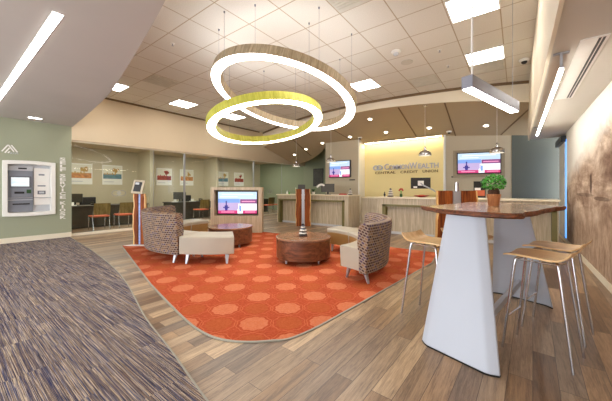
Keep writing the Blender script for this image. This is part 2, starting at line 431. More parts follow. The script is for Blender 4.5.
# sloping teller ceiling and its fascia
def zt(y): return 3.72 - .305 * (y - 8.2)
front = spline([(-9.7, 9.5), (-7.6, 8.75), (-5.9, 8.3), (-4.0, 8.1), (-2.5, 8.2), (-1.0, 8.5), (.3, 8.98)])
back = spline([(-9.7, 11.8), (-9.37, 11.73), (-8.3, 11.35), (-7.1, 10.6), (-6.4, 9.95)])
poly = front + [(.3, 9.2), (1.6, 9.2), (1.6, 11.5), (-6.4, 11.5)] + back[::-1]
mb = MB(); n = len(poly)
vs = [(x, y, zt(y)) for x, y in poly] + [(x, y, zt(y) + .06) for x, y in poly]
fs = [tuple(range(n)), tuple(range(2 * n - 1, n - 1, -1))] + [(i, (i + 1) % n, n + (i + 1) % n, n + i) for i in range(n)]
mb.add(vs, fs); struct(mb.build('ceiling_teller', 'teller_ceil', smooth=0))
mb = MB(); fo = [(x, y - .05) for x, y in front]; m = len(front)
vs = []
for (x, y), (x2, y2) in zip(front, fo): vs += [(x, y, zt(y) - .02), (x2, y2, zt(y) - .02), (x2, y2, 4.0), (x, y, 4.0)]
fs = []
for i in range(m - 1):
    for k in range(4): fs.append((i * 4 + k, i * 4 + (k + 1) % 4, (i + 1) * 4 + (k + 1) % 4, (i + 1) * 4 + k))
fs += [(3, 2, 1, 0), tuple((m - 1) * 4 + k for k in range(4))]
mb.add(vs, fs); struct(mb.build('trim_2', 'cream', smooth=0))
mb = MB()
vs = []
for (x, y) in front: vs += [(x, y - .052, 3.93), (x, y - .075, 3.93), (x, y - .075, 3.998), (x, y - .052, 3.998)]
mb.add(vs, fs); struct(mb.build('trim_shade', 'rib', smooth=0))  # dark strip stands in for the shaded edge of the tile ceiling
def rib(p, q, w=.035):
    a, b = Vector(p), Vector(q); d = (b - a).normalized(); nrm = Vector((-d.y, d.x)) * w / 2
    P = [a + nrm, a - nrm, b - nrm, b + nrm]
    mb = MB(); mb.add([(v.x, v.y, zt(v.y) - .012) for v in P] + [(v.x, v.y, zt(v.y) + .002) for v in P], [(3, 2, 1, 0), (4, 5, 6, 7)] + [(i, (i + 1) % 4, 4 + (i + 1) % 4, 4 + i) for i in range(4)])
    return struct(mb.build('trim_4', 'rib', smooth=0))
rib((-2.8, 8.25), (-2.8, 10.3)); rib((-1.58, 8.4), (-1.62, 10.35)); rib((.25, 9.3), (-.4, 10.6)); rib((-5.6, 8.4), (-5.2, 9.8)); rib((-7.6, 8.9), (-7.9, 10.9))

# right soffit and its fascia
struct(B(.27, 1.15, -3, 9.8, 2.65, 3.99).build('ceiling_right', 'right_ceil', smooth=0))
struct(B(.24, .27, .5, 9.8, 2.63, 3.99).build('trim_5', 'cream', smooth=0))
struct(B(.955, 1.1, -3, 10.5, 0, 2.65).build('wall_right', 'bulk', smooth=0))
struct(B(.935, .955, -3, 10.5, 0, .1).build('baseboard_right', 'cream', bevel=.004))
# teller back walls
struct(B(-6.4, -4.9, 9.85, 10.0, 0, 3.24).build('wall_teller_left', 'greige', smooth=0))
struct(B(-4.9, -4.86, 9.85, 10.4, 0, 3.24).build('trim_6', 'white', smooth=0))
struct(B(-4.86, -1.95, 10.35, 10.5, 0, 3.1).build('wall_teller', 'yellow', smooth=0))
struct(B(-6.4, -6.25, 10.0, 12.8, 0, 4.0).build('wall_side', 'green_far', smooth=0))
ang = math.atan2(.45, 1.85); L1 = math.hypot(1.85, .45)
struct(MB().box(0, L1, 0, .15, 0, 3.12).build('wall_teller_right', 'greige', smooth=0, loc=(-1.95, 10.28, 0), rot=(0, 0, ang)))
struct(MB().box(0, 1.75, 0, .15, 0, 3.0).build('wall_slate', 'slate', smooth=0, loc=(-.13, 10.71, 0), rot=(0, 0, ang)))
struct(B(-1.96, -1.90, 10.2, 10.4, 0, 3.1).build('trim_7', 'white', smooth=0))

# glass office front
cuts = [2.27, 4.45, 5.55, 7.25, 8.95, 10.9, 12.78]
for i in range(6):
    g = struct(B(XL - .11, XL - .098, cuts[i] + .006, cuts[i + 1] - .006, .06, 2.60).build('window_%d' % (i + 1), 'glass', smooth=0), 'clear glass office partition pane')
mb = MB(); mb.box(XL - .14, XL - .07, 2.26, 12.8, 0, .07); mb.box(XL - .14, XL - .07, 2.26, 12.8, 2.6, 2.66)
struct(mb.build('trim_8', 'cream', smooth=0))
for y, w in ((5.55, .05), (8.95, .05), (4.45, .008), (7.25, .008), (10.9, .01)):
    dp = .0275 if w > .02 else .007
    struct(B(XL - .1025 - dp, XL - .1025 + dp, y - w / 2, y + w / 2, .07, 2.6).build('trim_9', 'silver', smooth=0))

# ------------------------------------------------------------------ ceiling fittings
def ceiling_light(x0, y0, label, z=4.0, sx=.66, sy=.66):
    t_ = thing('ceiling_light', label, 'ceiling light', (x0 + sx / 2, y0 + sy / 2, z), group='recessed square ceiling panels')
    a, b = sx / 2, sy / 2
    mb = MB()
    for q in ((-a, a, -b, -b + .025), (-a, a, b - .025, b), (-a, -a + .025, -b + .025, b - .025), (a - .025, a, -b + .025, b - .025)): mb.box(*q, -.014, -.001)
    mb.build('frame', 'white', t_)
    B(-a + .025, a - .025, -b + .025, b - .025, -.010, -.002).build('diffuser', 'light', t_)
    return t_
ceiling_light(-.85, 6.4, 'bright square ceiling panel above the far end of the silver hanging light')
ceiling_light(-.85, 4.42, 'bright square ceiling panel cut by the top edge, right of centre')
ceiling_light(-3.5, 6.4, 'bright square ceiling panel just right of the large wooden ring')
ceiling_light(-8.78, 4.42, 'bright square ceiling panel left of the rings above the sand bulkhead')
ceiling_light(-8.78, 2.44, 'bright square ceiling panel partly hidden by the mauve soffit edge')
ceiling_light(-8.78, 6.4, 'bright square ceiling panel seen through the two rings')
for (x, y, l) in ((-7.46, 3.1, 'grey slotted air grille in the ceiling nearest the mauve soffit'), (-2.18, 3.1, 'grey air grille in the ceiling cut by the top edge'), (-2.18, 7.06, 'grey air grille in the ceiling above the brown teller soffit'), (-.85, 7.06, 'grey air grille in the ceiling next to the bright panel over the silver light')):
    v = thing('ceiling_vent', l, 'air vent', (x + .33, y + .33, 4.0), group='ceiling air grilles')
    B(-.31, .31, -.31, .31, -.012, -.001).build('frame', 'vent', v)
    mb = MB()
    for k in range(9): mb.box(-.28, .28, -.27 + k * .06, -.25 + k * .06, -.02, -.012)
    mb.build('louvre', 'vent', v)
def dome(name, x, y, z, label, cat, r=.07, mats=('white', 'black')):
    t_ = thing(name, label, cat, (x, y, z))
    MB().lathe([(r, 0), (r, -.03), (r * .85, -.045), (.001, -.045)], 24).build('housing', mats[0], t_)
    MB().lathe([(r * .6, -.045), (r * .55, -.07), (r * .35, -.09), (.001, -.098)], 20).build('lens', mats[1], t_)
dome('security_camera', .12, 7.4, 4.0, 'small black dome camera in the tile ceiling near the right soffit', 'security camera', .09)
dome('smoke_detector', -1.89, 5.44, 4.0, 'white smoke detector in the tile ceiling right of the wooden ring', 'smoke detector', .09, ('white', 'lgrey'))
dome('security_camera', -1.75, 10.0, zt(10.0), 'small white dome camera above the right wall screen', 'security camera', .08)
dome('security_camera', -4.75, 9.7, zt(9.7), 'small white dome camera above the left wall screen', 'security camera', .08)
tag(MB().lathe([(.12, 0), (.12, -.01), (.001, -.012)], 32, (-1.87, 6.05, 3.999)).build('ceiling_speaker', 'vent'), 'round flat speaker in the tile ceiling beside the smoke detector', 'speaker')
for x, y, z, l in ((-5.1, 2.66, 4, 'tiny sprinkler head in the ceiling beside the mauve soffit'), (-1.2, 5.9, 4, 'tiny sprinkler head in the ceiling left of the silver light rod'), (-1.2, 6.75, 4, 'tiny sprinkler head in the ceiling nearest the teller soffit')):
    s_ = thing('sprinkler', l, 'sprinkler', (x, y, z))
    MB().lathe([(.04, -.001), (.04, -.008), (.001, -.01)], 16).build('escutcheon', 'white', s_); MB().lathe([(.01, -.01), (.01, -.04), (.022, -.045), (.001, -.048)], 12).build('deflector', 'silver', s_)
dls = [(-3.85, 8.6, 'downlight in the brown teller ceiling nearest the two rings'), (-3.68, 9.56, 'downlight above the left part of the company sign'), (-2.27, 9.63, 'downlight above the right part of the company sign'), (-.74, 9.91, 'downlight above the right wall screen'),
       (-5.1, 9.57, 'downlight above the left wall screen'), (-6.52, 9.8, 'downlight between the two left dome pendants'), (-7.66, 10.17, 'downlight just right of the leftmost dome pendant'), (-8.69, 10.6, 'downlight farthest left in the teller ceiling')]
sl = math.atan(-.305)
for x, y, l in dls:
    d = thing('downlight', l, 'downlight', (x, y, zt(y)), group='teller ceiling downlights'); d.rotation_euler = (sl, 0, 0)
    MB().lathe([(.095, -.001), (.095, -.01), (.07, -.014), (.001, -.013)], 28).build('rim', 'downrim', d)
    MB().lathe([(.06, -.0145), (.055, -.018), (.001, -.019)], 28).build('lens', 'down', d)
# light slot in the mauve soffit, small fixture near the machine
s_ = thing('recessed_light_strip', 'long bright linear light set into the mauve soffit', 'ceiling light', (-6.2, .72, 3.0))
mb = MB(); mb.box(-2.67, 2.67, -.045, .045, -.006, -.001); mb.build('housing', 'white', s_)
B(-2.66, 2.66, -.036, .036, -.012, -.006).build('diffuser', 'striplight', s_)
s_ = thing('recessed_spotlight', 'small rectangular light in the soffit above the teller machine', 'ceiling light', (-9.2, 1.45, 3.0))
B(-.06, .06, -.13, .13, -.006, -.001).build('frame', 'white', s_); B(-.045, .045, -.11, .11, -.012, -.006).build('lens', 'striplight', s_)
s_ = thing('added_wash_strip', 'added warm glowing strip that brightens the pale yellow sign wall from above', 'ceiling light', (-3.4, 10.2, zt(10.2)))  # glowing strip added to brighten the sign wall
B(-1.4, 1.4, -.05, .05, -.03, -.002).build('housing', 'cream', s_); B(-1.38, 1.38, .0, .045, -.036, -.03).build('diffuser', 'wash', s_)
# slot diffuser in the right soffit
s_ = thing('slot_diffuser', 'white linear air diffuser with black slots in the right soffit', 'air vent', (.56, 4.58, 2.65))
B(-.1, .09, -1.06, 1.06, -.008, -.001).build('frame', 'offwhite', s_)
B(.022, .04, -1.03, 1.03, -.010, -.008).build('slot', 'black', s_); B(.05, .068, -1.03, 1.03, -.010, -.008).build('slot', 'black', s_)
# linear light hung under the right soffit
s_ = thing('hanging_light_tube', 'thin white linear light hung below the right soffit', 'pendant light', (.35, 3.7, 2.65))
B(-.018, .018, 0, 4.25, -.162, -.15).build('housing', 'silver', s_); B(-.014, .014, .01, 4.24, -.19, -.162).build('diffuser', 'tube', s_)
for y in (.04, 4.2): B(-.01, .01, y - .01, y + .01, -.15, -.015).build('bracket', 'silver', s_); B(-.06, .06, y - .02, y + .02, -.015, -.001).build('ceiling_plate', 'silver', s_)

# silver hanging box light over the high table
dx, dy = .315, 1.15; LL = math.hypot(dx, dy)
s_ = thing('linear_pendant', 'silver box-shaped hanging light above the live-edge table', 'pendant light', (-.337, 2.70, 2.15), -math.atan2(dx, dy))
B(-.045, .045, 0, LL, 0, .105).build('housing', 'ltgrey_metal', s_, bevel=.003); B(-.036, .036, .008, LL - .008, -.008, 0).build('diffuser', 'striplight', s_)
MB().tube([(0, .1, .105), (0, .1, 1.85)], .009).build('rod', 'offwhite', s_)
MB().tube([(0, LL - .06, .105), (0, LL - .06, 1.85)], .0025, 6).build('cable', 'silver', s_)

# ring pendants
def ring(name, label, c, nrm, R, w, h, veneer, wires):
    t_ = thing(name, label, 'pendant light', c)
    q = Vector(nrm).normalized().to_track_quat('Z', 'Y'); t_.rotation_mode = 'QUATERNION'; t_.rotation_quaternion = q
    N = 96; A0, A1 = 0, 360
    def full(sec, name, mat):
        mb = MB(); m_ = len(sec); vs = []; fs = []
        for i in range(N):
            a = 2 * PI * i / N
            for r, z in sec: vs.append((r * math.cos(a), r * math.sin(a), z))
        for i in range(N):
            for k in range(m_): fs.append((i * m_ + k, i * m_ + (k + 1) % m_, ((i + 1) % N) * m_ + (k + 1) % m_, ((i + 1) % N) * m_ + k))
        mb.add(vs, fs); return mb.build(name, mat, t_)
    full([(R - .008, 0), (R, 0), (R, h), (R - .008, h)], 'outer_band', veneer)
    full([(R - w, 0), (R - w + .008, 0), (R - w + .008, h), (R - w, h)], 'inner_band', veneer)
    full([(R - w + .008, h - .01), (R - .008, h - .01), (R - .008, h), (R - w + .008, h)], 'top_cover', veneer)
    full([(R - w + .03, h + .001), (R - .03, h + .001), (R - .03, h + .006), (R - w + .03, h + .006)], 'added_top_glow', 'added_uplight')  # hidden glowing top, added to brighten the ceiling evenly
    full([(R - w + .009, .004), (R - .009, .004), (R - .009, .012), (R - w + .009, .012)], 'diffuser', 'ringlight')
    Mi = Matrix.Translation(c) @ q.to_matrix().to_4x4(); inv = Mi.inverted()
    for a in wires:
        p = Vector(((R - w / 2) * math.cos(rad(a)), (R - w / 2) * math.sin(rad(a)), h)); wp = Mi @ p; top = inv @ Vector((wp.x, wp.y, 3.99))
        wb = MB().tube([p, top], .0018, 6); wire = wb.build('suspension_wire', 'grey', t_)
        cb = MB().tube([inv @ Vector((wp.x, wp.y, 3.999)), inv @ Vector((wp.x, wp.y, 3.975))], .012, 12); cb.build('ceiling_anchor', 'grey', wire)
    return t_
ring('ring_pendant', 'large wood-veneer ring light hanging above the lounge', (-3.491, 3.943, 2.95), (.076, .264, 1), 1.345, .17, .15, 'ringwood', (-100, -55, -10, 35, 80, 125, 170, 215))
ring('ring_pendant', 'smaller lime-green ring light hanging beneath the wooden ring', (-3.593, 3.587, 2.43), (-.201, .02, 1), 1.02, .155, .13, 'ringgreen', (10, 100, 190, 280))

# small silver dome pendants over the teller line
pend = [(-7.44, 9.2, 'silver dome pendant farthest left, over the end of the teller counter'), (-5.23, 8.4, 'silver dome pendant beside the left wall screen'),
        (-2.09, 8.4, 'silver dome pendant in front of the pale yellow sign wall'), (-.42, 8.9, 'silver dome pendant in front of the right wall screen')]
p0 = None
for x, y, l in pend:
    if p0 is None:
        p0 = thing('dome_pendant', l, 'pendant light', (x, y, 2.25), group='silver dome pendants over the teller counter')
        pr = [(.17, 0), (.168, .03), (.155, .075), (.125, .115), (.08, .14), (.035, .152)]
        MB().lathe(pr + [(r - .006 if r > .04 else r, z - .004) for r, z in pr[::-1]], 32, cap=False).build('metal_shade', 'chrome', p0)
        MB().lathe([(r - .008, z - .002) for r, z in pr[:-1]], 32, cap=False).build('inner_lining', 'white', p0)
        b_ = MB().lathe([(.012, .152), (.035, .15), (.04, .19), (.02, .25), (.006, .27)], 20).build('socket', 'chrome', p0)
        MB().lathe([(.001, .03), (.03, .05), (.035, .08), (.02, .12), (.012, .15)], 16).build('bulb', 'down', p0)
        MB().tube([(0, 0, .27), (0, 0, 1.0)], .004, 6).build('cord', 'offwhite', p0)
        MB().lathe([(.06, 0), (.06, -.02), (.02, -.03), (.004, -.03)], 20, (0, 0, 1.0)).build('canopy', 'chrome', p0)
        first = p0
    else: dup(first, (x, y, 2.25), 0, l)
for r_ in [o for o in COL.objects if o.name.startswith('dome_pendant')]:
    need = zt(r_.location.y) - 2.25
    for ch in r_.children:
        if ch.name.startswith('canopy'): ch.location.z = need - 1.0
        if ch.name.startswith('cord'):
            me = ch.data.copy(); ch.data = me
            for v in me.vertices:
                if v.co.z > .9: v.co.z = need

# ------------------------------------------------------------------ rug
rugpts = [(-7.2, 2.58)] + spline([(-3.98, 1.78), (-2.75, 1.53), (-2.25, 1.47), (-1.95, 1.53), (-1.70, 1.72), (-1.54, 1.98), (-1.43, 2.9), (-1.2, 5.26)], 6) + [(-1.3, 6.15), (-6.0, 6.0), (-7.5, 5.2)]
rg_ = thing('orange_rug', 'orange inlaid carpet with coral and olive medallion dots', 'rug', (0, 0, 0))
MB().prism(rugpts, .0005, .008).build('rug_pile', 'rug', rg_, smooth=0)
mb = MB(); loop = rugpts; m = len(loop); c0 = Vector((sum(p[0] for p in loop) / m, sum(p[1] for p in loop) / m))
vs = []
for i, p in enumerate(loop):
    a, b = Vector(loop[i - 1]), Vector(loop[(i + 1) % m]); d = (b - a).normalized(); nn = Vector((d.y, -d.x))
    if (Vector(p) - c0).dot(nn) < 0: nn = -nn
    o_ = Vector(p) + nn * .02
    vs += [(p[0], p[1], .0005), (o_.x, o_.y, .0005), (o_.x, o_.y, .010), (p[0], p[1], .010)]
fs = []
for i in range(m):
    j = (i + 1) % m
    for k in range(4): fs.append((i * 4 + k, i * 4 + (k + 1) % 4, j * 4 + (k + 1) % 4, j * 4 + k))
mb.add(vs, fs); mb.build('edge_strip', 'rugedge', rg_, smooth=0)

# ------------------------------------------------------------------ curved lounge seating
ZF = 0.0
RZ = .0085
def leg_part(parent, r, a, out):
    # splayed flat silver leg at polar position, leaning by out (m)
    ca, sa = math.cos(rad(a)), math.sin(rad(a))
    mb = MB(); w = .03
    T = Vector((r * ca, r * sa, .17)); Bt = Vector(((r + out) * ca, (r + out) * sa, ZF)); tn = Vector((-sa, ca, 0)); rd_ = Vector((ca, sa, 0))
    vs = []
    for p, k in ((Bt, .6), (T, 1.2)):
        for sx, sy in ((-1, -1), (1, -1), (1, 1), (-1, 1)): vs.append(p + tn * .028 * k * sx + rd_ * .018 * k * sy)
    mb.add(vs, [(3, 2, 1, 0), (4, 5, 6, 7)] + [(i, (i + 1) % 4, 4 + (i + 1) % 4, 4 + i) for i in range(4)])
    mb.build('leg', 'silver', parent, bevel=.005)
def sofa(name, c, a0, a1, backed, label, cat='sofa', ri=1.13, ro=1.74, dz=0.0):
    t_ = thing(name, label, cat, (c[0], c[1], RZ), 0, 'curved modular lounge seats')
    n = max(8, int(abs(a1 - a0) / 3))
    rb = ro - .12 if backed else ro
    MB().arc([(ri + .025, .17), (rb, .17), (rb, .455), (rb - .02, .475), (ri + .02, .475), (ri, .455), (ri + .005, .34)], a0, a1, n).build('seat', 'vinyl', t_, bevel=.012)
    MB().arc([(ri + .004, .165), (ri + .024, .165), (ri + .016, .40), (ri - .004, .40)], a0 + .6, a1 - .6, n).build('front_panel', 'bronze', t_)
    if backed:
        sec = [(rb + .0, .145), (ro + .0, .145), (ro + .03, .5), (ro + .055, .80 - dz), (ro + .05, .865 - dz), (ro + .015, .885 - dz), (rb + .03, .87 - dz), (rb - .005, .82 - dz), (rb - .03, .55), (rb - .02, .47), (rb, .45)]
        MB().arc(sec, a0 - .4, a1 + .4, n + 6).build('backrest', 'weave', t_, bevel=.012, smooth=50)
    for a in (min(a0, a1) + 4, max(a0, a1) - 4):
        leg_part(t_, ro - .10, a, .06); leg_part(t_, ri + .12, a, -.05)
    return t_
T1 = (-3.12, 4.06); T2 = (-5.31, 4.14)
TS = (-3.10, 3.85)
sofa('curved_sofa', TS, -15, 60, True, 'curved sofa with patterned back on the right, by the high table', 'sofa', 1.06, 1.55, .05)
sofa('curved_bench', TS, 60.8, 93, False, 'backless curved bench joined to the right sofa, nearest the teller counter', 'bench', 1.06, 1.55)
sofa('curved_sofa', T2, -162, -68.5, True, 'curved sofa with patterned back on the left, beside the wooden kiosk')
sofa('curved_bench', T2, -67.7, -36, False, 'backless curved bench joined to the left sofa, nearest the viewer', 'bench')
sofa('curved_bench', T2, -188, -162.8, False, 'backless curved bench behind the left sofa toward the glass wall', 'bench')

def coffee(c, label):
    t_ = thing('coffee_table', label, 'coffee table', (c[0], c[1], RZ), rad(35), 'round walnut drum tables')
    MB().lathe([(.485, .075), (.49, .08), (.49, .395), (.47, .40)], 64).build('drum', 'walnut', t_)
    MB().lathe([(.49, .402), (.50, .405), (.50, .43), (.495, .435), (.001, .435)], 64).build('table_top', 'walnut_top', t_)
    for k in range(4):
        a = rad(45 + 90 * k); MB().lathe([(.018, ZF), (.022, .078)], 14, (.40 * math.cos(a), .40 * math.sin(a), 0)).build('leg', 'silver', t_)
    return t_
coffee(T1, 'round walnut drum table in the middle, with stacked stones on top')
coffee(T2, 'round walnut drum table on the left, before the screen stand')

def stones(loc, sc, label):
    t_ = thing('stacked_stones', label, 'ornament', loc, random.uniform(0, 3), 'stacked stone ornaments')
    z = 0
    for r, h, m_ in ((.082, .035, 'stone_k'), (.078, .035, 'stone_w'), (.06, .022, 'stone_k'), (.068, .034, 'stone_w'), (.05, .028, 'stone_g'), (.046, .026, 'stone_w'), (.034, .026, 'stone_g'), (.026, .03, 'stone_k')):
        r *= sc; h *= sc; P = [(.001, 0), (r * .7, .06 * h), (r * .95, h * .28), (r, h * .5), (r * .93, h * .75), (r * .6, h * .96), (.001, h)]
        mb = MB().lathe(P, 20, (random.uniform(-.06, .06) * r, random.uniform(-.06, .06) * r, z)); mb.build('stone', m_, t_); z += h * .97
stones((-3.12, 4.05, .4445), .98, 'black and white stacked stones on the middle drum table')

# ------------------------------------------------------------------ display content shared by the screens
def scr(name, rgb, s=1.0): M[name] = emit(name, rgb, s * K)
scr('s_bg', (188, 214, 244), 1.0); scr('s_white', (236, 242, 252), 1.05); scr('s_lav', (188, 170, 214), .9); scr('s_navy', (52, 44, 150), .7)
scr('s_plum', (140, 70, 130), .8); scr('s_mag', (206, 52, 120), .9); scr('s_pink', (232, 150, 190), 1.0); scr('s_blue', (120, 160, 226), .95)
SM = ['s_bg', 's_white', 's_lav', 's_navy', 's_plum', 's_mag', 's_pink', 's_blue']
def display(parent, w, h, loc=(0, 0, 0), name='screen'):
    mb = MB(); q = lambda u0, u1, v0, v1, l, mi: mb.box((u0 - .5) * w, (u1 - .5) * w, -.0015 - .0006 * l, 0, (v0 - .5) * h, (v1 - .5) * h, mi)
    q(0, 1, 0, 1, 0, 0); q(.0, .56, .14, .66, 1, 2); q(.0, .56, .5, .68, 2, 7); q(.52, 1, .14, .46, 1, 1); q(.1, .9, .86, .9, 1, 1); q(.05, .5, .76, .79, 1, 1)
    q(.57, 1, .46, .66, 3, 4); q(.61, .96, .53, .58, 4, 6); q(0, .5, .0, .14, 3, 5); q(.64, 1, 0, .14, 3, 5); q(.5, .64, 0, .2, 3, 1)
    q(.55, .6, .1, .36, 4, 7); q(.08, .42, .05, .09, 4, 6); q(.7, .96, .05, .09, 4, 6)
    q(.195, .225, .2, .58, 4, 3); q(.17, .25, .2, .38, 5, 3); q(.13, .29, .26, .31, 6, 3); q(.18, .24, .14, .2, 5, 3)
    return mb.build(name, SM, parent, loc=loc, smooth=0)

# TV stand facing the lounge
s_ = thing('screen_stand', 'pale wood box stand with a lit screen, before the glass offices', 'display stand', (-6.62, 5.36, RZ), rad(37))
W2 = .755
mb = MB(); mb.box(-W2, W2, 0, .36, 0, .50); mb.box(-W2, W2, 0, .36, 1.26, 1.345); mb.box(-W2, -W2 + .10, 0, .36, .5, 1.26); mb.box(W2 - .10, W2, 0, .36, .5, 1.26); mb.box(-W2 + .1, W2 - .1, .3, .36, .5, 1.26)
mb.build('cabinet', 'laminate_x', s_, smooth=0)
mb = MB(); mb.box(-W2 + .1, W2 - .1, .26, .299, .5, 1.26); mb.build('recess_back', 'olive', s_)
b_ = B(-.60, .60, .16, .2, .53, 1.23).build('television', 'black', s_, bevel=.006)
display(b_, 1.16, .65, (0, .158, .88))

# ------------------------------------------------------------------ wooden slab kiosks
def kiosk(loc, rz, w, top, label, tablet=None, plate=True, gapmat='whiteblue'):
    t_ = thing('slab_kiosk', label, 'kiosk', loc, rz)
    g = w * .11
    for sgn in (-1, 1):
        o_in, o_out = g, w / 2
        pts = []
        for i in range(13):
            z = .012 + (top - .012) * i / 12; pts.append((o_out + .012 * math.sin(z * 7 + sgn * 2) + .006 * math.sin(z * 19), z))
        mb = MB(); sb = MB()
        for i in range(12):
            (xa, za), (xb, zb) = pts[i], pts[i + 1]
            for (bld, a0, a1, b0, b1) in ((mb, o_in, xa - .025, o_in, xb - .025), (sb, xa - .025, xa, xb - .025, xb)):
                vs = [(sgn * a0, -.025, za), (sgn * a1, -.025, za), (sgn * a1, .025, za), (sgn * a0, .025, za), (sgn * b0, -.025, zb), (sgn * b1, -.025, zb), (sgn * b1, .025, zb), (sgn * b0, .025, zb)]
                fs = [(0, 1, 5, 4), (2, 3, 7, 6), (1, 2, 6, 5), (3, 0, 4, 7)]
                if i == 0: fs.append((3, 2, 1, 0))
                if i == 11: fs.append((4, 5, 6, 7))
                bld.add(vs, fs)
        p = mb.build('wood_slab', 'slabwood', t_, smooth=0); sb.build('live_edge', 'slabedge', p, smooth=0)
    B(-g + .012, g - .012, -.012, .012, .012, top - .01).build('center_strip', gapmat, t_)
    if plate: MB().prism([(-w * .95, -.16), (w * .85, -.16), (w * .55, .2), (-w * .3, .2)], ZF, .014).build('base_plate', 'white', t_, smooth=0)
    if tablet:
        tb = thing('tablet_stand', tablet, 'tablet', (loc[0], loc[1], top), rz)
        f_ = MB(); a, b = .13, .16
        f_.box(-a, a, -.012, .012, -b, b)
        fr = f_.build('tablet_frame', 'laminate', tb, bevel=.004, loc=(-.02, -.03, .16), rot=(rad(-14), rad(5), 0))
        B(-.085, .085, -.016, -.012, -.115, .115).build('tablet_screen', 'black', fr); B(-.07, .02, -.018, -.016, .05, .10).build('paper_note', 'lgrey', fr)
        MB().tube([(0, 0, 0), (0, .01, .12)], .012, 8).build('mount', 'black', tb)
    return t_
kiosk((-7.0, 2.87, 0), rad(34), .29, 1.19, 'narrow walnut slab kiosk with tablet beside the left sofa', 'tablet in a pale wood frame on top of the left slab kiosk')
kiosk((-5.92, 7.69, 0), rad(35), .52, 1.30, 'walnut slab kiosk standing before the left teller counter', plate=False, gapmat='silver')
kiosk((-.85, 5.55, 0), rad(32), .70, 1.27, 'wide walnut slab kiosk behind the live-edge table', plate=False, gapmat='silver')
tag(MB().lathe([(.035, 0), (.035, .10), (.03, .16), (.001, .16)], 16, (-.85, 5.55, 1.2605)).build('silver_canister', 'chrome'), 'silver cylinder on top of the wide slab kiosk', 'canister')

# ------------------------------------------------------------------ teller counters
def counter(name, label, x0, x1, y, depth, top, ox0, ox1, oz):
    t_ = thing(name, label, 'counter', ((x0 + x1) / 2, y, 0)); a = (x1 - x0) / 2; o0, o1 = ox0 - (x0 + x1) / 2, ox1 - (x0 + x1) / 2
    mb = MB(); mb.box(-a, a, .16, depth, 0, top - .04); mb.box(-a, o0, 0, .16, 0, top - .04); mb.box(o1, a, 0, .16, 0, top - .04); mb.box(o0, o1, 0, .16, oz, top - .04)
    mb.build('body', 'laminate', t_, smooth=0)
    mb = MB(); mb.box(o0, o0 + .09, -.012, .158, 0, oz); mb.box(o1 - .09, o1, -.012, .158, 0, oz); mb.box(o0, o1, -.012, .158, oz - .06, oz)
    mb.build('recess_frame', 'olive', t_, smooth=0)
    B(o0 + .09, o1 - .09, .14, .158, 0, .07).build('toe_kick', 'lgrey', t_)
    B(-a - .03, a + .03, -.05, depth + .03, top - .04, top).build('counter_top', 'counter', t_, bevel=.006)
    return t_
counter('teller_counter', 'left teller counter with olive-framed recess and cream top', -7.55, -4.4, 8.15, .8, 1.10, -7.5, -4.55, .92)
counter('teller_counter', 'right teller counter below the company sign wall', -3.3, .7, 7.9, .8, 1.07, -3.15, .68, .86)
t_ = thing('counter_return', 'low linking counter set back between the two teller counters', 'counter', (-3.85, 9.05, 0))
B(-.53, .53, 0, .7, .08, .98).build('body', 'laminate', t_, smooth=0); B(-.53, .53, .03, .7, 0, .08).build('toe_kick', 'dark', t_); B(-.54, .54, -.03, .72, .98, 1.02).build('counter_top', 'counter', t_)

# counter items
def orchid(loc, label, rz=0, s=1.0):
    t_ = thing('orchid', label, 'plant', loc, rz)
    MB().lathe([(.04 * s, 0), (.055 * s, .08 * s), (.05 * s, .085 * s), (.001, .08 * s)], 16).build('pot', 'white', t_)
    for a in (0, 1.6, 3.1, 4.6):
        ca, sa = math.cos(a), math.sin(a); mb = MB(); L = .16 * s
        vs = []
        for i in range(6):
            u = i / 5; w = .03 * s * math.sin(PI * min(.97, u * .9 + .08)); x = L * u; z = .08 * s + .1 * s * math.sin(u * 2.2)
            for q in (-w, w): vs.append((x * ca - q * sa, x * sa + q * ca, z))
        mb.add(vs + [(p[0], p[1], p[2] - .004) for p in vs], [(2 * i, 2 * i + 1, 2 * i + 3, 2 * i + 2) for i in range(5)] + [(12 + 2 * i + 2, 12 + 2 * i + 3, 12 + 2 * i + 1, 12 + 2 * i) for i in range(5)])
        mb.build('leaf', 'leafd', t_)
    pts = [(.02 * s * i, 0, .08 * s + .30 * s * math.sin(min(1.4, i * .22))) for i in range(-1, 12)]
    pts = [(0, 0, .08 * s)] + [(.035 * s * i, 0, .08 * s + .25 * s * math.sin(i * .2)) for i in range(1, 11)]
    MB().tube(pts, .004, 6).build('stem', 'leaf', t_)
    for i in range(4, 11, 1):
        c = Vector(pts[i]); mb = MB()
        for k in range(5):
            a = 2 * PI * k / 5; d = Vector((math.cos(a), -.25, math.sin(a))) * .034 * s; u = Vector((-math.sin(a), 0, math.cos(a))) * .02 * s
            o2 = Vector((0, .004, 0))
            P = [c, c + d * .6 + u, c + d * 1.25, c + d * .6 - u]
            mb.add(P + [p + o2 for p in P], [(0, 1, 2, 3), (7, 6, 5, 4), (0, 4, 5, 1), (1, 5, 6, 2), (2, 6, 7, 3), (3, 7, 4, 0)])
        mb.build('flower', 'petal', t_)
    return t_
def monitor(loc, rz, w, h, label, group=None, arm=False):
    t_ = thing('computer_monitor', label, 'monitor', loc, rz, group)
    MB().box(-w / 2, w / 2, -.02, .02, .09, .09 + h).build('display_panel', 'black', t_, bevel=.004)
    MB().box(-w / 2 + .012, w / 2 - .012, -.023, -.0205, .102, .078 + h).build('bezel_inset', 'dark', t_)
    MB().box(-.03, .03, .02, .05, .01, .2).build('neck', 'black', t_); MB().box(-.11, .11, -.06, .1, 0, .012).build('foot', 'black', t_)
    return t_
monitor((-6.7, 8.6, 1.10), rad(25), .27, .28, 'small black monitor on the left teller counter behind the slab kiosk')
